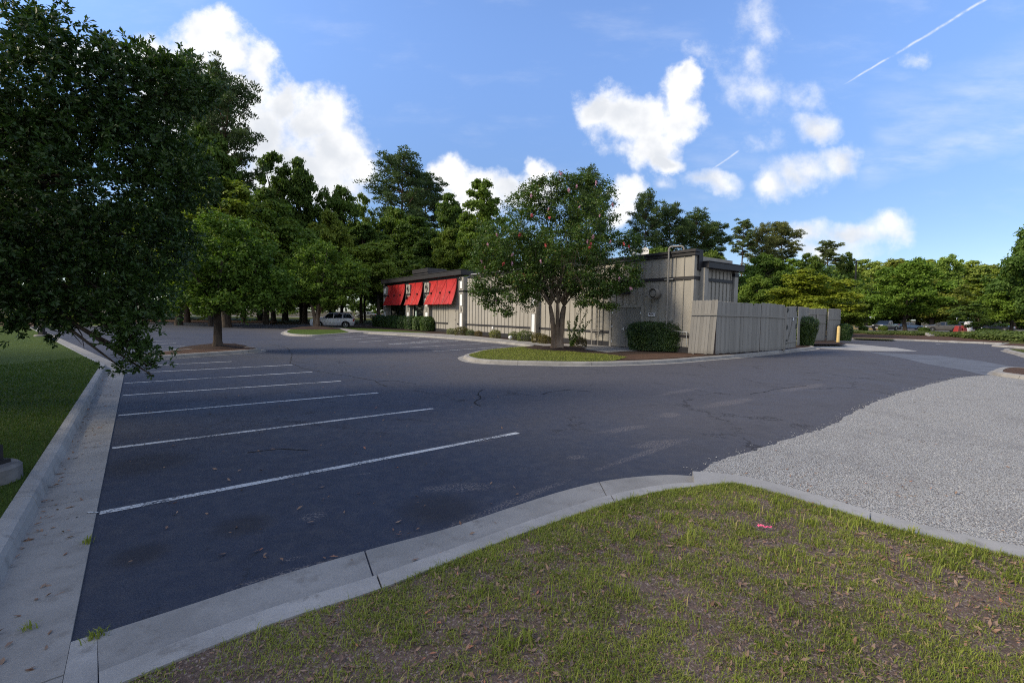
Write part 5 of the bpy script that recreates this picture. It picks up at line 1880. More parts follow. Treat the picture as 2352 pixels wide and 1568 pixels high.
# sapling right of the myrtle trunk
x, y = G(1300, 797, .15)
rr = np.random.default_rng(8)
root = thing('sapling', 'thin leafy sapling sprouting right behind the crape myrtle trunk', 'plant', (x + .3, y, .13))
C = np.concatenate([np.stack([np.linspace(0, a, 90) + rr.normal(0, .05, 90), np.linspace(0, b_, 90) + rr.normal(0, .05, 90), np.linspace(.1, h, 90)], 1) for a, b_, h in ((.9, .2, 2.2), (.3, .1, 1.8), (-.2, .2, 1.5), (.7, -.2, 1.3), (1.1, .1, 1.6), (.5, .3, 2.3))])
np_mesh('foliage', leaf_quads(C, unit(rr.normal(size=C.shape) + np.array([0, -.3, .8])), .13, .075, rr), 4, M_MYRT, root)
mb = MB()
for a, b_, h in ((.9, .2, 2.2), (.3, .1, 1.8), (-.2, .2, 1.5), (.7, -.2, 1.3), (1.1, .1, 1.6), (.5, .3, 2.3)):
    mb.tube([(0, 0, 0), (a * .5, b_ * .5, h * .55), (a, b_, h)], [.014, .01, .004], 5)
mb.build('stem', M_BARK, root)

# shrub bank on the right
gm = [shrub_mesh(70 + k, 1.5, 1.2, .75, 2600, .16, .09, 2.0, M_PALE, .25) for k in range(3)]
for o in gm:
    COL.objects.unlink(o)
bank = [(1962, 765, 1.0, 'grey flowering low shrub nearest the lamp post base'), (1990, 766, .9, 'sparse grey-green low shrub right of the lamp post'), (2020, 768, 1.0, 'low shrub left of the dark pickup'), (2052, 768, 1.1, 'low shrub below the dark pickup'), (2080, 769, 1.2, 'grey-green shrub at the foot of the willow oak'),
        (2110, 769, 1.2, 'shrub right of the willow oak trunk'), (2135, 769.5, 1.2, 'shrub under the blue sedan'), (2165, 772, 1.2, 'shrub left of the pale slab under the old wagon'), (2195, 773, 1.3, 'shrub under the old wagon tail'), (2222, 774, 1.3, 'shrub below the red equipment'),
        (2250, 776, 1.5, 'taller green shrub below the white tank'), (2275, 778, 1.6, 'spreading juniper left part of the bank'), (2300, 780, 1.9, 'spreading juniper in the middle of the bank'), (2330, 782, 2.0, 'spreading juniper right part of the bank'), (2362, 784, 2.1, 'spreading juniper cut by the right edge'), (2290, 772, 1.7, 'juniper behind the spreading junipers')]
for k, (u, v, s, lb) in enumerate(bank):
    x, y = G(u, v, .14)
    r_ = shrub('low_shrub', lb, x, y, .12, gm[k % 3], 0, 0, 0, rt.uniform(0, 6), 'low shrubs in the right hand bed', core=False, tint=(.62, .75, .5) if k < 9 else (.62, .8, .48), copy=True)
    r_.scale = (s * .95, s * .95, s * (.6 if k < 10 else .62))
ym = [shrub_mesh(80 + k, 1.4, 1.3, 1.6, 2600, .26, .17, 2.0, M_BROAD, .3) for k in range(2)]
for o in ym:
    COL.objects.unlink(o)
for k, (u, Y, s, tn, lb) in enumerate(((140, 58, 1.1, (1.9, 1.7, .8), 'bright yellow-green bush on the far verge behind the left lamp post'), (160, 57, .9, (1.6, 1.5, .8), 'smaller yellow-green bush beside the bright bush on the far verge'), (205, 58, 1.0, (1.0, 1.1, .7), 'green bush on the far verge right of the bright bush'), (60, 56, 1.0, (.8, .9, .7), 'dark bush on the far verge left of the lamp post'),
                                        (2262, 66, .55, (1.0, 1.1, .7), 'rounded green bush right of the white tank'), (2285, 70, .5, (1.3, 1.4, .7), 'light green bush left of the black sedan'), (2125, 72, .5, (.9, 1.0, .7), 'dark bush beside the willow oak trunk'), (1985, 78, .5, (.9, 1.0, .8), 'dim bush behind the lamp post base'), (2030, 84, .5, (.9, .9, .7), 'brownish bush behind the dark pickup'))):
    x, y = GD(u, Y)
    r_ = shrub('bush', lb, x, y, .1, ym[k % 2], 0, 0, 0, rt.uniform(0, 6), None, core=False, tint=tn, copy=True, cat='bush')
    r_.scale = (s, s, s)


# ------------------------------------------------------------------ the wood behind everything
def woodland():
    r = np.random.default_rng(101)
    lob = []
    def band(u0, u1, Y0, Y1, h0, h1, n):
        for _ in range(n):
            u = r.uniform(u0, u1); Y = r.uniform(Y0, Y1)
            x, y = GD(u, Y)
            s = r.uniform(1.8, 4.2)
            lob.append((x, y, r.uniform(h0, h1), s, s * .8))
    band(520, 1180, 128, 146, 1, 24, 480)
    band(-80, 560, 74, 92, 1, 19, 330)
    band(1180, 1700, 92, 112, 1, 9, 130)
    band(1700, 1960, 100, 125, 1, 12, 150)
    band(1930, 2420, 138, 160, 1, 13, 200)
    V = lobes_leaves(lob, 80000, .95, .66, r, shell=.7)
    o = np_mesh('woodland', V, 4, M_BROAD)
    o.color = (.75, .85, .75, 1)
    tag(o, kind='stuff')
    # unseen tree masses added left of the picture to keep sun off the lawn
    lob = []
    for _ in range(180):
        y = r.uniform(-14, 12); x = -max(32, 1.28 * y + 6) - r.uniform(0, 13)
        s = r.uniform(2.4, 4.2)
        lob.append((x, y, r.uniform(2, 15), s, s * .9))
    V = lobes_leaves(lob, 20000, 1.3, .95, r, shell=.6)
    o = np_mesh('woodland', V, 4, M_BROAD)
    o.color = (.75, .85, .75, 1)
    tag(o, kind='stuff')


woodland()
# visible dark trunks of the left wood
for k, (u, Y, tv, w, lb) in enumerate(((72, 60, 260, 260, 'thick trunked tree on the far side of the lawn, behind the lamp post'), (655, 88, 470, 150, 'tree whose dark trunk stands left of the SUV on the far verge'), (597, 86, 480, 150, 'tree whose dark trunk stands right behind the island oak'), (700, 90, 500, 120, 'leaning dark trunk on the verge just left of the SUV'), (893, 94, 520, 130, 'tree whose trunk stands between the grey sedan and the restaurant'))):
    tree('broadleaf_tree', 'tall' if k else 'round', u, Y, tv, w, lb, (.7, .8, .75), None, .15)
# ------------------------------------------------------------------ vehicles
M_TYRE = mat('tyre_rubber', (.014, .014, .015), .85, .1, 5)
M_RIM = mat('alloy_rim', (.48, .49, .50), .3, .05, 5, 0, 60, .5, .8)
M_CGL = glass_mat('car_glass', (.010, .013, .016), .03)
M_LAMP = mat('headlight_lens', (.75, .77, .80), .15, .03, 5, 0, 60, .6)
M_TAIL = mat('tail_light_lens', (.33, .012, .012), .2, .05, 5, 0, 60, .6)
M_PLAST = mat('dark_plastic', (.018, .018, .02), .7, .08, 4)
M_PLATE = mat('number_plate', (.55, .56, .58), .5, .05, 5)


def car_paint(name, col, rough=.28, metal=.35):
    return mat(name, col, rough, .03, 1.5, 0, 60, .5, metal, coat=.6)


def car(label, cat, x, y, z, heading, paint, L_, W_, H_, kind, plate_front=True, roof_rails=False, name='parked_car'):
    """heading: direction of the nose in plan. Shape from stations along the length"""
    root = thing(name, label, cat, (x, y, z), heading)
    hl, hw = L_ / 2, W_ / 2
    if kind == 'suv':
        # x, bottom, belt/bonnet, half width share
        st = [(1.0, .42, .72, .80), (.97, .28, .98, .93), (.86, .24, 1.08, .98), (.60, .24, 1.13, 1.0), (.50, .24, 1.16, 1.0), (.0, .24, 1.18, 1.0), (-.5, .24, 1.20, 1.0), (-.86, .26, 1.20, .98), (-.97, .34, 1.12, .95), (-1.0, .46, .95, .88)]
        gh = [(.44, 0.0, .92), (.17, .97, .80), (.05, 1.0, .79), (-.45, 1.0, .79), (-.80, .96, .80), (-.95, .0, .90)]
        belt = 1.17; wx = (.60, -.60); wr = .37
        pil = [(.44, .17), (-.06, -.08), (-.46, -.49), (-.95, -.80)]
    elif kind == 'pickup':
        st = [(1.0, .45, .8, .82), (.97, .3, 1.05, .94), (.85, .26, 1.12, .98), (.5, .26, 1.18, 1.0), (0, .26, 1.2, 1.0), (-.3, .26, 1.2, 1.0), (-.97, .34, 1.2, .97), (-1, .5, 1.1, .92)]
        gh = [(.42, 0, .92), (.18, .97, .82), (.05, 1, .80), (-.2, 1, .80), (-.32, .0, .9)]
        belt = 1.19; wx = (.62, -.60); wr = .39
        pil = [(.42, .18), (-.05, -.07), (-.32, -.22)]
    else:
        st = [(1.0, .36, .58, .72), (.97, .22, .70, .90), (.80, .19, .84, .97), (.52, .19, .92, 1.0), (.3, .19, .95, 1.0), (0, .19, .97, 1.0), (-.5, .19, .99, 1.0), (-.80, .20, 1.02, .97), (-.97, .30, .97, .88), (-1.0, .42, .80, .80)]
        gh = [(.42, 0, .90), (.12, .96, .72), (.0, 1.0, .70), (-.25, .99, .70), (-.45, .86, .72), (-.76, .02, .86)]
        belt = .955; wx = (.60, -.58); wr = .335
        pil = [(.42, .12), (-.10, -.11), (-.76, -.42)]
    mb = MB()
    K = len(st)
    vs = []
    for fx, zb, zt, w in st:
        X = fx * hl; w_ = hw * w; zm = zb + (zt - zb) * .55
        prof = [(-w_ * .90, zb), (-w_ * .985, zb + .12), (-w_, zm), (-w_ * .97, zt - .05), (-w_ * .90, zt), (0, zt + .035), (w_ * .90, zt), (w_ * .97, zt - .05), (w_, zm), (w_ * .985, zb + .12), (w_ * .90, zb)]
        vs += [(X, yy_, zz) for yy_, zz in prof]
    n = 11
    fs = []
    for i in range(K - 1):
        for k in range(n):
            fs.append((i * n + k, i * n + (k + 1) % n, (i + 1) * n + (k + 1) % n, (i + 1) * n + k))
    fs.append(tuple(range(n))); fs.append(tuple((K - 1) * n + k for k in range(n)))
    mb.add(vs, fs)
    # roof shell and pillars in body colour
    roof = [g for g in gh if g[1] > .8]
    vs = []
    for fx, h, w in roof:
        X = fx * hl; Z = belt + (H_ - belt) * h
        vs += [(X, -hw * w, Z - .05), (X, -hw * w * .93, Z + .005), (X, 0, Z + .035), (X, hw * w * .93, Z + .005), (X, hw * w, Z - .05)]
    fs = []
    for i in range(len(roof) - 1):
        for k in range(4):
            fs.append((i * 5 + k, i * 5 + k + 1, i * 5 + 6 + k, i * 5 + 5 + k))
    mb.add(vs, fs)

    def gat(fx):
        X = [g[0] for g in gh][::-1]
        return np.interp(fx, X, [g[1] for g in gh][::-1]), np.interp(fx, X, [g[2] for g in gh][::-1])
    for s in (-1, 1):
        for a, b_ in pil:
            ha_, wa = gat(a); hb_, wb = gat(b_)
            if abs(a - b_) < .05:
                ha_, wa = 0.0, .93
            mb.bar((a * hl, s * hw * wa, belt + (H_ - belt) * ha_ - .01), (b_ * hl, s * (hw * wb + .004), belt + (H_ - belt) * hb_ - .03), .07, .05)
    body = mb.build('body', paint, root, smooth=True)
    # glass house
    mb = MB()
    vs = []
    for fx, h, w in gh:
        X = fx * hl; Z = belt - .02 + (H_ - belt) * h
        vs += [(X, -hw * .93, belt - .04), (X, -hw * (w if h > .1 else .9) + .012, Z - .03), (X, hw * (w if h > .1 else .9) - .012, Z - .03), (X, hw * .93, belt - .04)]
    fs = []
    for i in range(len(gh) - 1):
        for k in range(3):
            fs.append((i * 4 + k, i * 4 + k + 1, i * 4 + 5 + k, i * 4 + 4 + k))
    fs += [(0, 1, 2, 3), tuple((len(gh) - 1) * 4 + k for k in range(4))]
    mb.add(vs, fs)
    mb.build('windows', M_CGL, root)
    # wheels
    for fx in wx:
        for s in (-1, 1):
            mb = MB()
            mb.lathe([(wr * .62, -.11), (wr * .93, -.12), (wr, -.08), (wr, .08), (wr * .93, .12), (wr * .62, .11)], (fx * hl, s * (hw - .10), wr), 'y', 28)
            w = mb.build('wheel', M_TYRE, root, smooth=True)
            mb = MB()
            yo = s * (hw - .10) + s * .10
            c = (fx * hl, yo, wr)
            mb.lathe([(wr * .66, -.03 * s), (wr * .64, .012 * s), (wr * .56, .012 * s), (wr * .54, -.05 * s), (.001, -.05 * s)], c, 'y', 24)
            for k in range(5):
                a = k * 2 * PI / 5 + .3
                mb.bar((c[0], yo, c[2]), (c[0] + wr * .6 * math.cos(a), yo, c[2] + wr * .6 * math.sin(a)), .065, .03)
            mb.lathe([(.06, -.02 * s), (.06, .02 * s), (.001, .025 * s)], c, 'y', 12)
            mb.build('rim', M_RIM, w)
    # wheel arches, sills and bumpers in dark plastic
    mb = MB()
    for fx in wx:
        for s in (-1, 1):
            pts = [(fx * hl + (wr + .075) * math.cos(a), s * (hw * .985), wr + (wr + .075) * math.sin(a)) for a in np.linspace(-.25, PI + .25, 15)]
            mb.tube(pts, .045, 6)
            disc = [(fx * hl + (wr + .06) * math.cos(a), s * (hw * 1.002), wr + (wr + .06) * math.sin(a)) for a in np.linspace(0, 2 * PI, 24, endpoint=False)]
            mb.add(disc, [tuple(range(24))])
    for s in (-1, 1):
        mb.box((wx[1] * hl + wr, s * hw * .99, .22), (wx[0] * hl - wr, s * hw * 1.0, .33))
    mb.box((hl * .965, -hw * .8, .26), (hl * 1.005, hw * .8, .42)); mb.box((-hl * 1.008, -hw * .84, .32), (-hl * .97, hw * .84, .50))
    mb.build('trim', M_PLAST, root)
    # doors: shut lines and handles
    mb = MB()
    for s in (-1, 1):
        for a in (.30, -.08, -.44):
            mb.bar((a * hl, s * (hw * 1.002), .36), (a * hl, s * (hw * .965), belt - .05), .012, .012)
    mb.build('door_seam', M_PLAST, root)
    mb = MB()
    for s in (-1, 1):
        for a in (.0, -.36):
            mb.bar((a * hl - .02, s * hw * 1.01, belt - .17), (a * hl - .2, s * hw * 1.01, belt - .16), .03, .03)
    mb.build('door_handle', paint, root)
    for s in (-1, 1):
        mb = MB(); mb.obox((.33 * hl, s * (hw + .07), belt + .07), (.07, .02, 0), (0, .10, 0), (0, 0, .075)); mb.build('mirror', paint, root, bevel=.02)
        zt = st[1][2]
        mb = MB(); mb.obox((hl * .955, s * hw * .74, zt - .14), (.10, s * -.05, 0), (0, .17, 0), (0, 0, .075)); mb.build('headlight', M_LAMP, root, bevel=.02)
        mb = MB(); mb.obox((-hl * .965, s * hw * .86, st[-2][2] - .16), (.09, 0, 0), (0, .10, 0), (0, 0, .16 if kind != 'sedan' else .10)); mb.build('tail_light', M_TAIL, root, bevel=.015)
    mb = MB()
    zt = st[1][2]
    for k in range(3):
        mb.box((hl * .96, -hw * .5, zt - .34 + k * .09), (hl * 1.006, hw * .5, zt - .29 + k * .09))
    mb.build('grille', M_PLAST, root)
    mb = MB(); mb.box((-hl * 1.012, -.26, st[-2][1] + .42), (-hl * 1.001, .26, st[-2][1] + .57))
    if plate_front:
        mb.box((hl * 1.007, -.26, .45), (hl * 1.013, .26, .58))
    mb.build('number_plate', M_PLATE, root)
    if roof_rails:
        for s in (-1, 1):
            mb = MB(); zr = H_ + .06
            mb.tube([(.10 * hl, s * hw * .70, H_), (.05 * hl, s * hw * .70, zr), (-.70 * hl, s * hw * .70, zr), (-.76 * hl, s * hw * .70, H_ - .02)], .02, 6)
            mb.build('roof_rail', M_PLAST, root)
    return root


cx_, cy_ = G(774, 753)
car('silver SUV parked beside the grass island, nose to the left', 'SUV', cx_ - .75, cy_ + .7, 0, PI + math.radians(24) * 1 - math.radians(8), car_paint('silver_paint', (.66, .69, .74), .3, .15), 5.0, 1.95, 1.76, 'suv', roof_rails=True)
cx_, cy_ = GD(842, 109)
hd = math.atan2(-rd.y, -rd.x)
car('silver-grey sedan on the road beyond the trees, nose to the left', 'car', cx_, cy_, .5, hd - .18, car_paint('pewter_paint', (.36, .38, .39)), 4.85, 1.85, 1.50, 'sedan', name='sedan')
cx_, cy_ = GD(893, 112)
car('dark blue car half hidden behind a trunk and the restaurant corner', 'car', cx_, cy_ + 2, .5, hd - .1, car_paint('dark_blue_paint', (.03, .045, .08)), 4.7, 1.85, 1.5, 'sedan', name='sedan')
# right hand lot
cx_, cy_ = G(2164, 762)
car('old grey-brown estate wagon SUV seen from the rear in the right lot', 'SUV', cx_, cy_, 0, math.radians(148), car_paint('grey_brown_paint', (.13, .125, .12), .35), 5.0, 2.0, 1.72, 'suv')
cx_, cy_ = G(2117, 758)
car('blue-grey sedan parked left of the old wagon', 'car', cx_, cy_ + 3, 0, math.radians(-25), car_paint('blue_grey_paint', (.06, .10, .17), .3), 4.8, 1.8, 1.45, 'sedan', name='sedan')
cx_, cy_ = G(2043, 759)
car('dark pickup truck with a pale windscreen behind the willow oak', 'pickup truck', cx_, cy_ + 1, 0, math.radians(205), car_paint('black_paint', (.016, .018, .022), .3), 5.4, 2.0, 1.85, 'pickup', name='pickup_truck')
cx_, cy_ = G(2292, 760)
car('black sedan with its tail to us near the right edge', 'car', cx_, cy_, 0, math.radians(110), car_paint('black_blue_paint', (.012, .016, .026), .25), 4.8, 1.85, 1.48, 'sedan', name='sedan')
cx_, cy_ = G(2322, 757)
car('second dark car parked right of the black sedan', 'car', cx_ + 1.0, cy_ + 6, 0, math.radians(105), car_paint('dark_grey_paint', (.03, .033, .04), .3), 4.9, 1.9, 1.6, 'suv')
cx_, cy_ = G(2270, 755)
car('grey pickup behind the black sedan at the far side of the lot', 'pickup truck', cx_, cy_ + 12, 0, math.radians(160), car_paint('mid_grey_paint', (.10, .11, .12), .3), 5.4, 2.0, 1.85, 'pickup', name='pickup_truck')

# ------------------------------------------------------------------ lamp posts
M_POLE = mat('dark_bronze_paint', (.02, .018, .017), .5, .1, 3, 0, 60, .4)
M_POLEB = mat('weathered_bronze_paint', (.060, .048, .038), .7, .15, 3)


def lamp_post(label, x, y, z, H, base_h, base_r, base_m, arm=True, sq=.07):
    root = thing('lamp_post', label, 'lamp post', (x, y, z))
    mb = MB(); mb.lathe([(base_r, -.1), (base_r, base_h - .03), (base_r - .03, base_h), (.001, base_h + .004)], n=28)
    mb.build('base', base_m, root, smooth=True)
    mb = MB(); mb.box((-sq * 2.1, -sq * 2.1, base_h), (sq * 2.1, sq * 2.1, base_h + .04)); mb.box((-sq * 1.6, -sq * 1.6, base_h + .04), (sq * 1.6, sq * 1.6, base_h + .2))
    mb.build('base_plate', M_POLE, root)
    mb = MB(); a, b_ = sq, sq * .62
    vs = [(-a, -a, base_h), (a, -a, base_h), (a, a, base_h), (-a, a, base_h), (-b_, -b_, H), (b_, -b_, H), (b_, b_, H), (-b_, b_, H)]
    mb.add(vs, [(0, 3, 2, 1), (4, 5, 6, 7), (0, 1, 5, 4), (1, 2, 6, 5), (2, 3, 7, 6), (3, 0, 4, 7)])
    mb.build('pole', M_POLE, root)
    for s in (-1, 1):
        mb = MB(); mb.box((s * .12, -.2, H - .02), (s * .75, .2, H + .13)); mb.box((s * .0, -.04, H + .02), (s * .12, .04, H + .09))
        h = mb.build('lamp_head', M_POLE, root, bevel=.02)
        mb = MB(); mb.box((s * .2, -.15, H - .035), (s * .68, .15, H - .021)); mb.build('lens', M_LAMP, h)
    return root


x, y = GD(1960, 104)
lamp_post('tall black lamp post on a yellow base at the right lot', x, y, 0, ZAT(1964, 599, 104), .9, .45, M_YEL, sq=.16)
x, y = G(98, 772, .15)
lamp_post('lamp post with brown base at the far edge of the lawn, left', x, y, .12, 8.5, .12, .40, M_CONC2, sq=.09)
x, y = G(16, 1112, .15)
lamp_post('lamp post with round concrete base cut by the left edge', x - .33, y + .05, .12, 7.5, .20, .31, mat('dark_concrete', (.15, .145, .14), .9, .2, 6), sq=.075)  # base in darker concrete than the kerbs
# cover box on the foot of that post
# thin lamp post deep in the right wood
x, y = GD(2216, 126)
lamp_post('thin dark lamp post before the far right wood', x, y, 0, ZAT(2216, 668, 126), .5, .3, M_CONC, sq=.12)

# ------------------------------------------------------------------ small things
# equipment by the wagon: tubular rack, red crate pair, white tank
x, y = G(2211, 760)
root = thing('steel_rack', 'tubular grey steel rack standing behind the red boxes', 'rack', (x, y, 0), .2)
mb = MB()
for px_ in (-1.7, 1.7):
    mb.tube([(px_, 0, 0), (px_, 0, 2.6)], .05, 8); mb.tube([(px_, 0, .5), (px_ + .2, 1.2, .5)], .04, 8)
mb.build('upright', M_GALV, root)
mb = MB()
for z_ in (2.6, 1.7, .9):
    mb.tube([(-1.7, 0, z_), (1.7, 0, z_)], .045, 8)
mb.build('crossbar', M_GALV, root)
M_REDB = mat('red_paint', (.24, .018, .016), .5, .1, 3)
x, y = G(2205, 764)
root = thing('red_equipment', 'pair of red sloping machine covers left of the white tank', 'machine cover', (x, y, 0), .2)
for s in (-.55, .55):
    mb = MB(); mb.add([(s - .5, -.4, .1), (s + .5, -.4, .1), (s + .5, .4, .1), (s - .5, .4, .1), (s - .22, -.3, 1.15), (s + .3, -.3, 1.15), (s + .3, .3, 1.15), (s - .22, .3, 1.15)], [(0, 3, 2, 1), (4, 5, 6, 7), (0, 1, 5, 4), (1, 2, 6, 5), (2, 3, 7, 6), (3, 0, 4, 7)])
    mb.build('cover', M_REDB, root, bevel=.04)
x, y = G(2223, 762)
root = thing('white_tank', 'pale grey upright tank with domed top right of the red boxes', 'tank', (x, y, 0))
mb = MB(); mb.lathe([(.55, .1), (.60, .2), (.60, 1.5), (.50, 1.85), (.2, 2.0), (.001, 2.02)], n=20); mb.build('shell', mat('pale_tank', (.5, .5, .52), .6), root, smooth=True)
mb = MB(); mb.lathe([(.14, 2.0), (.14, 2.12), (.001, 2.13)], n=12); mb.build('cap', M_PLAST, root)
# yellow kerb blocks and stones in the far lot
M_YK = mat('yellow_kerb_paint', (.60, .42, .16), .7, .15, 3, 0, 60, .2, 0, (.45, .40, .34), 2)
M_PKW = mat('pale_block', (.52, .46, .42), .8, .1, 2)
for k, (u, v, ln, a, mm, lb) in enumerate(((1984, 757, 6.5, .25, M_YK, 'yellow painted kerb block right of the lamp post base'), (2048, 756, 3, .2, M_PKW, 'pale kerb block left of the dark pickup'), (2237, 766, 3.6, .1, M_YK, 'yellow topped kerb block right of the white tank'), (2215, 767, 3.0, .1, M_PKW, 'pale pink kerb block under the red boxes'), (2276, 768, 2.2, .15, M_PKW, 'pale kerb block left of the black sedan'), (2000, 751, 3.5, .3, M_PKW, 'pinkish kerb block behind the yellow block'))):
    x, y = G(u, v)
    mb = MB(); mb.box((-ln / 2, -.2, -.02), (ln / 2, .2, .34))
    o = mb.build('kerb_block', mm, bevel=.05, loc=(x, y, 0)); o.rotation_euler = (0, 0, -a)
    tag(o, lb, 'kerb block', 'kerb blocks of the right lot')
for u, v, ln, w, lb in ((2145, 770, 2.7, 1.0, 'large pale concrete slab lying among the low shrubs'), (2075, 764.8, 1.0, .7, 'small pale slab among the low shrubs, middle one'), (2005, 764.5, 1.0, .6, 'small pale slab among the low shrubs, leftmost one')):
    x, y = G(u, v, .2)
    mb = MB(); mb.box((-ln / 2, -w / 2, 0), (ln / 2, w / 2, .28))
    o = mb.build('concrete_slab', M_CONC, bevel=.03, loc=(x, y - .9, .12)); o.rotation_euler = (math.radians(14), 0, -.25)
    tag(o, lb, 'slab')
# white hydrant-like post at the left end of the hedge
x, y = GD(873, 60)
root = thing('marker_post', 'short white post with a rounded head left of the hedge row', 'post', (x, y, .05))
mb = MB(); mb.lathe([(.22, 0), (.22, .75), (.24, .8), (.22, .9), (.12, .95)], n=18); mb.build('barrel', M_WHITE, root, smooth=True)
mb = MB(); mb.lathe([(.13, .92), (.16, 1.05), (.13, 1.2), (.05, 1.26), (.001, 1.27)], n=16); mb.build('head', M_WHITE, root, smooth=True)
# ground spotlight by the siding
x, y = G(1172, 781, .15)
root = thing('ground_spotlight', 'small round white spotlight in the bed along the siding', 'spotlight', (x, y - .2, .14))
mb = MB(); mb.tube([(0, 0, -.05), (0, 0, .14)], .02, 8); mb.build('stake', M_BLK, root)
mb = MB(); mb.lathe([(.05, .10), (.12, .16), (.14, .24), (.10, .32), (.001, .34)], n=16); mb.build('globe', M_WHITE, root, smooth=True)
# loose plank against the fence
mb = MB(); x, y = G(1575, 806, .15); x2, y2 = G(1592, 813, .15)
mb.bar((0, 0, .55), (x2 - x, y2 - y, .02), .09, .025)
tag(mb.build('loose_board', M_FENCE, loc=(x, y, .14)), 'loose grey board leaning down beside the big clipped hedge', 'board')
# pink flagging tape in the grass
M_PINK = mat('pink_tape', (.80, .10, .22), .45, .05, 6)
def ribbon(pts, w):
    mb = MB(); vs = []; 
    for p in pts:
        vs += [(p[0], p[1] - w / 2, p[2] - .004), (p[0] + .004, p[1] + w / 2, p[2] + .006)]
    mb.add(vs, [(2 * i, 2 * i + 1, 2 * i + 3, 2 * i + 2) for i in range(len(pts) - 1)])
    return mb
x, y = G(1752, 1209, .12)
root = thing('flagging_tape', 'crumpled bright pink flagging tape lying in the weedy grass', 'tape', (x, y, .115), .4)
root.scale = (.6, .6, .7)
o = ribbon([(-.07, .03, .015), (-.05, .025, .03), (-.03, .03, .014), (-.01, .01, .03), (.01, .02, .012), (.02, 0, .02)], .03).build('knot', M_PINK, root)
o = ribbon([(-.02, -.012, .02), (.02, -.03, .008), (.05, -.035, .018), (.08, -.05, .006), (.12, -.055, .014)], .014).build('tail', M_PINK, root)

# ------------------------------------------------------------------ weedy grass near the camera
def inside(poly, P):
    x, y = P[:, 0], P[:, 1]
    c = np.zeros(len(P), bool)
    n = len(poly); j = n - 1
    for i in range(n):
        xi, yi = poly[i]; xj, yj = poly[j]
        with np.errstate(divide='ignore', invalid='ignore'):
            c ^= ((yi > y) != (yj > y)) & (x < (xj - xi) * (y - yi) / (yj - yi + 1e-12) + xi)
        j = i
    return c


def vnoise(P, s, seed):
    """smooth value noise in plan"""
    r = np.random.default_rng(seed); g = r.random((64, 64))
    q = P * s; i = np.floor(q).astype(int); f = q - i; f = f * f * (3 - 2 * f)
    a = g[i[:, 0] % 64, i[:, 1] % 64]; b_ = g[(i[:, 0] + 1) % 64, i[:, 1] % 64]; c = g[i[:, 0] % 64, (i[:, 1] + 1) % 64]; d = g[(i[:, 0] + 1) % 64, (i[:, 1] + 1) % 64]
    return (a * (1 - f[:, 0]) + b_ * f[:, 0]) * (1 - f[:, 1]) + (c * (1 - f[:, 0]) + d * f[:, 0]) * f[:, 1]


def blades(P, z, h, w, r, lean=.8):
    n = len(P)
    a = r.uniform(0, 2 * PI, n)
    d = np.stack([np.cos(a), np.sin(a), np.zeros(n)], 1); s = np.stack([-np.sin(a), np.cos(a), np.zeros(n)], 1)
    h = h[:, None]; w = w[:, None]
    b0 = np.concatenate([P, np.full((n, 1), z)], 1)
    k = r.uniform(.2, lean, (n, 1))
    m_ = b0 + d * h * .30 * k + np.array([0, 0, 1]) * h * .55
    t_ = b0 + d * h * .95 * k + np.array([0, 0, 1]) * h * (1.0 - .42 * k)
    V = np.stack([b0 - s * w * .5, b0 + s * w * .5, m_ + s * w * .42, m_ - s * w * .42, t_], 1).reshape(-1, 3)
    return V, n


def blade_mesh(name, V, n, m):
    i = (np.arange(n) * 5)[:, None]
    # quad + triangle written as two quads sharing the tip
    F_ = np.concatenate([i + np.array([[0, 1, 2, 3]]), ], 0)
    T_ = i + np.array([[3, 2, 4]])
    me = bpy.data.meshes.new(name)
    me.vertices.add(len(V)); me.vertices.foreach_set('co', V.astype(np.float32).reshape(-1))
    idx = np.concatenate([F_.reshape(-1), T_.reshape(-1)]).astype(np.int32)
    st = np.concatenate([np.arange(n) * 4, n * 4 + np.arange(n) * 3]).astype(np.int32)
    tt = np.concatenate([np.full(n, 4), np.full(n, 3)]).astype(np.int32)
    me.loops.add(len(idx)); me.loops.foreach_set('vertex_index', idx)
    me.polygons.add(2 * n); me.polygons.foreach_set('loop_start', st); me.polygons.foreach_set('loop_total', tt)
    me.update(calc_edges=True)
    me.materials.append(m)
    return link(bpy.data.objects.new(name, me))


M_BLADE = leaf_mat('grass_blade', (.145, .185, .026), (.31, .345, .06), (.46, .37, .16), .35, .6, .25, 1.3)
M_BLADE2 = leaf_mat('lawn_blade', (.038, .078, .012), (.075, .118, .020), (.13, .13, .04), .35, .6, .2, .6)
M_LITTER = leaf_mat('dead_leaf', (.16, .085, .052), (.30, .21, .155), (.36, .15, .085), .1, .7, .25, 3.0)
rg = np.random.default_rng(19)


def in_view(P, z):
    out = np.zeros(len(P), bool)
    M = np.array(CAM_R.transposed())
    q = (np.concatenate([P, np.full((len(P), 1), z)], 1) - np.array([0, 0, EYE])) @ M.T
    u = 1176 + FOC * q[:, 0] / -q[:, 2]; v = 784 - FOC * q[:, 1] / -q[:, 2]
    return (q[:, 2] < -.05) & (u > -250) & (u < 2600) & (v < 1800)


N0 = 820000
P = np.stack([rg.uniform(-3.6, 6.5, N0), rg.uniform(-.4, 5.4, N0)], 1)
P = P[inside(ISLE, P) & in_view(P, .1)]
dn = .34 * vnoise(P, 1.7, 3) + .50 * vnoise(P, 6.5, 4) + .48 * vnoise(P, 15, 5)
edge = np.array([np.min(np.linalg.norm(np.array(list(fi[::3]) + list(gi[::3])) - p, axis=1)) for p in P[::1]]) if len(P) < 1 else None
allk = np.array(list(fi) + list(gi))
ed = np.full(len(P), 9.0)
for k in range(0, len(P), 20000):
    ed[k:k + 20000] = np.sqrt(((P[k:k + 20000, None, :] - allk[None, ::2, :]) ** 2).sum(2)).min(1)
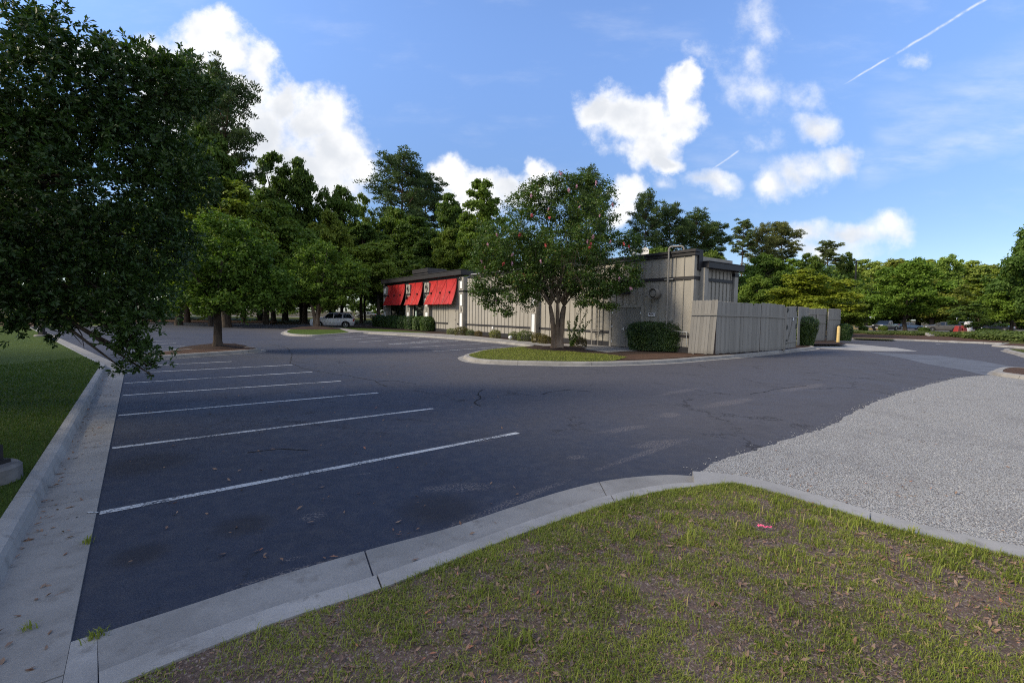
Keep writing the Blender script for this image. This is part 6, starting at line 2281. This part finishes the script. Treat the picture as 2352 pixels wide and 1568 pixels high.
# bare earth at the near left corner beside the kerb
bare = np.exp(-(((P[:, 0] + 1.35) / .55) ** 2 + ((P[:, 1] - 2.0) / .55) ** 2))
lush = np.clip(1 - ed / .22, 0, 1) * (P[:, 1] > 3.2)
prob = np.clip((dn - .40) * 2.4, .10, 1) * (1 - bare) + .5 * lush
keep = rg.random(len(P)) < prob * .95
P = P[keep]; dn_ = dn[keep]; lu = lush[keep]
tall = (rg.random(len(P)) < .04)
h = rg.uniform(.016, .046, len(P)) * (.65 + .7 * np.clip(dn_ - .3, 0, 1)) + tall * rg.uniform(.01, .06, len(P)) + lu * .025
V, n = blades(P, .085, h, rg.uniform(.0025, .0055, len(P)), rg, 1.3)
tag(blade_mesh('weedy_grass', V, n, M_BLADE), kind='stuff')
# tufts of broader weeds
tv = []
for _ in range(150):
    c = np.array([rg.uniform(-2.5, 5.5), rg.uniform(1.2, 5)])
    if not inside(ISLE, c[None])[0]:
        continue
    k = rg.integers(14, 46)
    tv.append(c + rg.normal(0, rg.uniform(.03, .09), (k, 2)))
tv = np.concatenate(tv); tv = tv[inside(ISLE, tv)]
V, n = blades(tv, .085, rg.uniform(.05, .14, len(tv)), rg.uniform(.004, .008, len(tv)), rg, .9)
tag(blade_mesh('weed_tufts', V, n, M_BLADE), kind='stuff')


def litter(P, z, r, ln=(.022, .062), tilt=.5):
    n = len(P)
    a = r.uniform(0, 2 * PI, n)
    N = unit(np.stack([r.normal(0, tilt, n), r.normal(0, tilt, n), np.ones(n)], 1))
    u = unit(np.cross(N, np.stack([np.cos(a), np.sin(a), np.zeros(n)], 1))); w = np.cross(N, u)
    l = r.uniform(*ln, (n, 1)); wd_ = l * r.uniform(.28, .45, (n, 1))
    C = np.concatenate([P, np.full((n, 1), z)], 1) + np.array([0, 0, 1]) * r.uniform(.003, .02, (n, 1))
    cr = r.uniform(-.25, .45, (n, 1))
    V = np.stack([C - u * l * .5, C + w * wd_ * .5 + N * wd_ * cr, C + u * l * .5 + N * l * .12 * cr, C - N * wd_ * .05, C - w * wd_ * .5 + N * wd_ * cr], 1).reshape(-1, 3)
    i = (np.arange(n) * 5)[:, None]
    return V, np.concatenate([i + np.array([[0, 1, 2, 3]]), i + np.array([[0, 3, 2, 4]])], 0)


Q = np.stack([rg.uniform(-3.2, 6.2, 30000), rg.uniform(.2, 5.2, 30000)], 1)
Q = Q[inside(ISLE, Q) & in_view(Q, .1)]
Q = Q[rg.random(len(Q)) < np.clip(.10 + .55 * (vnoise(Q, 1.2, 8) - .35), .04, .5)]
tag(np_mesh('leaf_litter', litter(Q, .092, rg), 4, M_LITTER), kind='stuff')
# fine chaff
Q = np.stack([rg.uniform(-3.2, 6.2, 60000), rg.uniform(.2, 5.2, 60000)], 1)
Q = Q[inside(ISLE, Q) & in_view(Q, .1)]
Q = Q[rg.random(len(Q)) < .9]
tag(np_mesh('leaf_litter', litter(Q, .090, rg, (.008, .026)), 4, M_LITTER), kind='stuff')
# scattered leaves in the gutters, on the asphalt and gravel
Q = []
for _ in range(230):
    k = rg.integers(0, 100); f = rg.random() ** 1.6
    p = gA[k] + (gB[k] - gA[k]) * (.02 + .70 * (1 - f * .8)); Q.append(p)
for _ in range(150):
    Q.append(np.array(G(rg.uniform(250, 1200), rg.uniform(850, 1300))))
Q = np.array(Q)
tag(np_mesh('leaf_litter', litter(Q, .006, rg, (.03, .075), .3), 4, M_LITTER), kind='stuff')
Q = np.array([G(rg.uniform(1500, 2400), rg.uniform(880, 1270)) for _ in range(900)])
Q = Q[inside(grav, Q)]
cl = vnoise(Q, .9, 12)
Q = Q[rg.random(len(Q)) < np.clip((cl - .45) * 3, .06, 1)]
tag(np_mesh('leaf_litter', litter(Q, .014, rg, (.02, .06), .3), 4, M_LITTER), kind='stuff')
# loose stones on the gravel
Q = []
for _ in range(5500):
    Q.append(G(rg.uniform(1560, 2420), 1300 - 430 * rg.random() ** .8))
Q = np.array(Q); Q = Q[inside(grav, Q)]
spill = np.array(ge)[rg.integers(0, len(ge), 420)] + rg.normal(0, .06, (420, 2)) + np.array([-.03, .05])
Q = np.concatenate([Q, spill])
n = len(Q)
r_ = rg.uniform(.004, .012, (n, 1, 1))
base = np.array([[1, 0, 0], [0, 1, 0], [-1, 0, 0], [0, -1, 0], [0, 0, 1.0]])
V = np.concatenate([Q, np.full((n, 1), .010)], 1)[:, None, :] + base[None] * r_ * rg.uniform(.6, 1.3, (n, 5, 3)) * np.array([1, 1, .75])
i = (np.arange(n) * 5)[:, None]
F_ = np.concatenate([i + np.array([[0, 1, 4, 4]])[:, :], ], 0)
me = bpy.data.meshes.new('loose_gravel')
fs = (i[:, :, None] + np.array([[[0, 1, 4], [1, 2, 4], [2, 3, 4], [3, 0, 4]]])).reshape(-1, 3)
M_STONE = leaf_mat('gravel_stone', (.20, .195, .185), (.46, .45, .425), (.22, .16, .12), 0, .85, .2, 8)
tag(np_mesh('loose_gravel', (V.reshape(-1, 3), fs), 3, M_STONE), kind='stuff')
# weeds along the gravel edge and in the gutter joints
def weed(label, u, v, z, s, n=40, m=None):
    x, y = G(u, v, z)
    root = thing('weed', label, 'weed', (x, y, z))
    q = rg.normal(0, .035 * s, (n, 2))
    V, k = blades(q, 0, rg.uniform(.02, .10, n) * s, rg.uniform(.006, .012, n) * s, rg, 1.0)
    o = blade_mesh('leaves', V, k, m or M_BLADE); o.parent = root


weed('small feathery weed growing at the asphalt edge by the gutter', 200, 1245, .014, .8, 30)
weed('weed sprouting where the two gutters meet', 222, 1462, .013, .75, 50)
weed('low weed in the joint of the left gutter slab', 70, 1443, .014, .6, 30)
# lawn: short blades close to the camera on the left
P = np.stack([rg.uniform(-16, -4.0, 160000), rg.uniform(3, 17.5, 160000)], 1)
P = P[inside(lawn, P) & in_view(P, .15)]
dist = np.linalg.norm(P, axis=1)
P = P[rg.random(len(P)) < np.clip(9 / dist, .2, 1)]
dist = np.linalg.norm(P, axis=1)
V, n = blades(P, .14, rg.uniform(.03, .07, len(P)), rg.uniform(.005, .009, len(P)) * np.clip(dist / 8, 1, 2), rg, .9)
tag(blade_mesh('lawn_grass', V, n, M_BLADE2), kind='stuff')
# turf on the near grass island before the building
isl_poly = MYR
P = np.stack([rg.uniform(-4, 8, 60000), rg.uniform(17, 28, 60000)], 1)
P = P[inside(isl_poly, P)]
V, n = blades(P, .145, rg.uniform(.025, .06, len(P)), rg.uniform(.008, .014, len(P)), rg, 1.2)
tag(blade_mesh('lawn_grass', V, n, M_BLADE), kind='stuff')
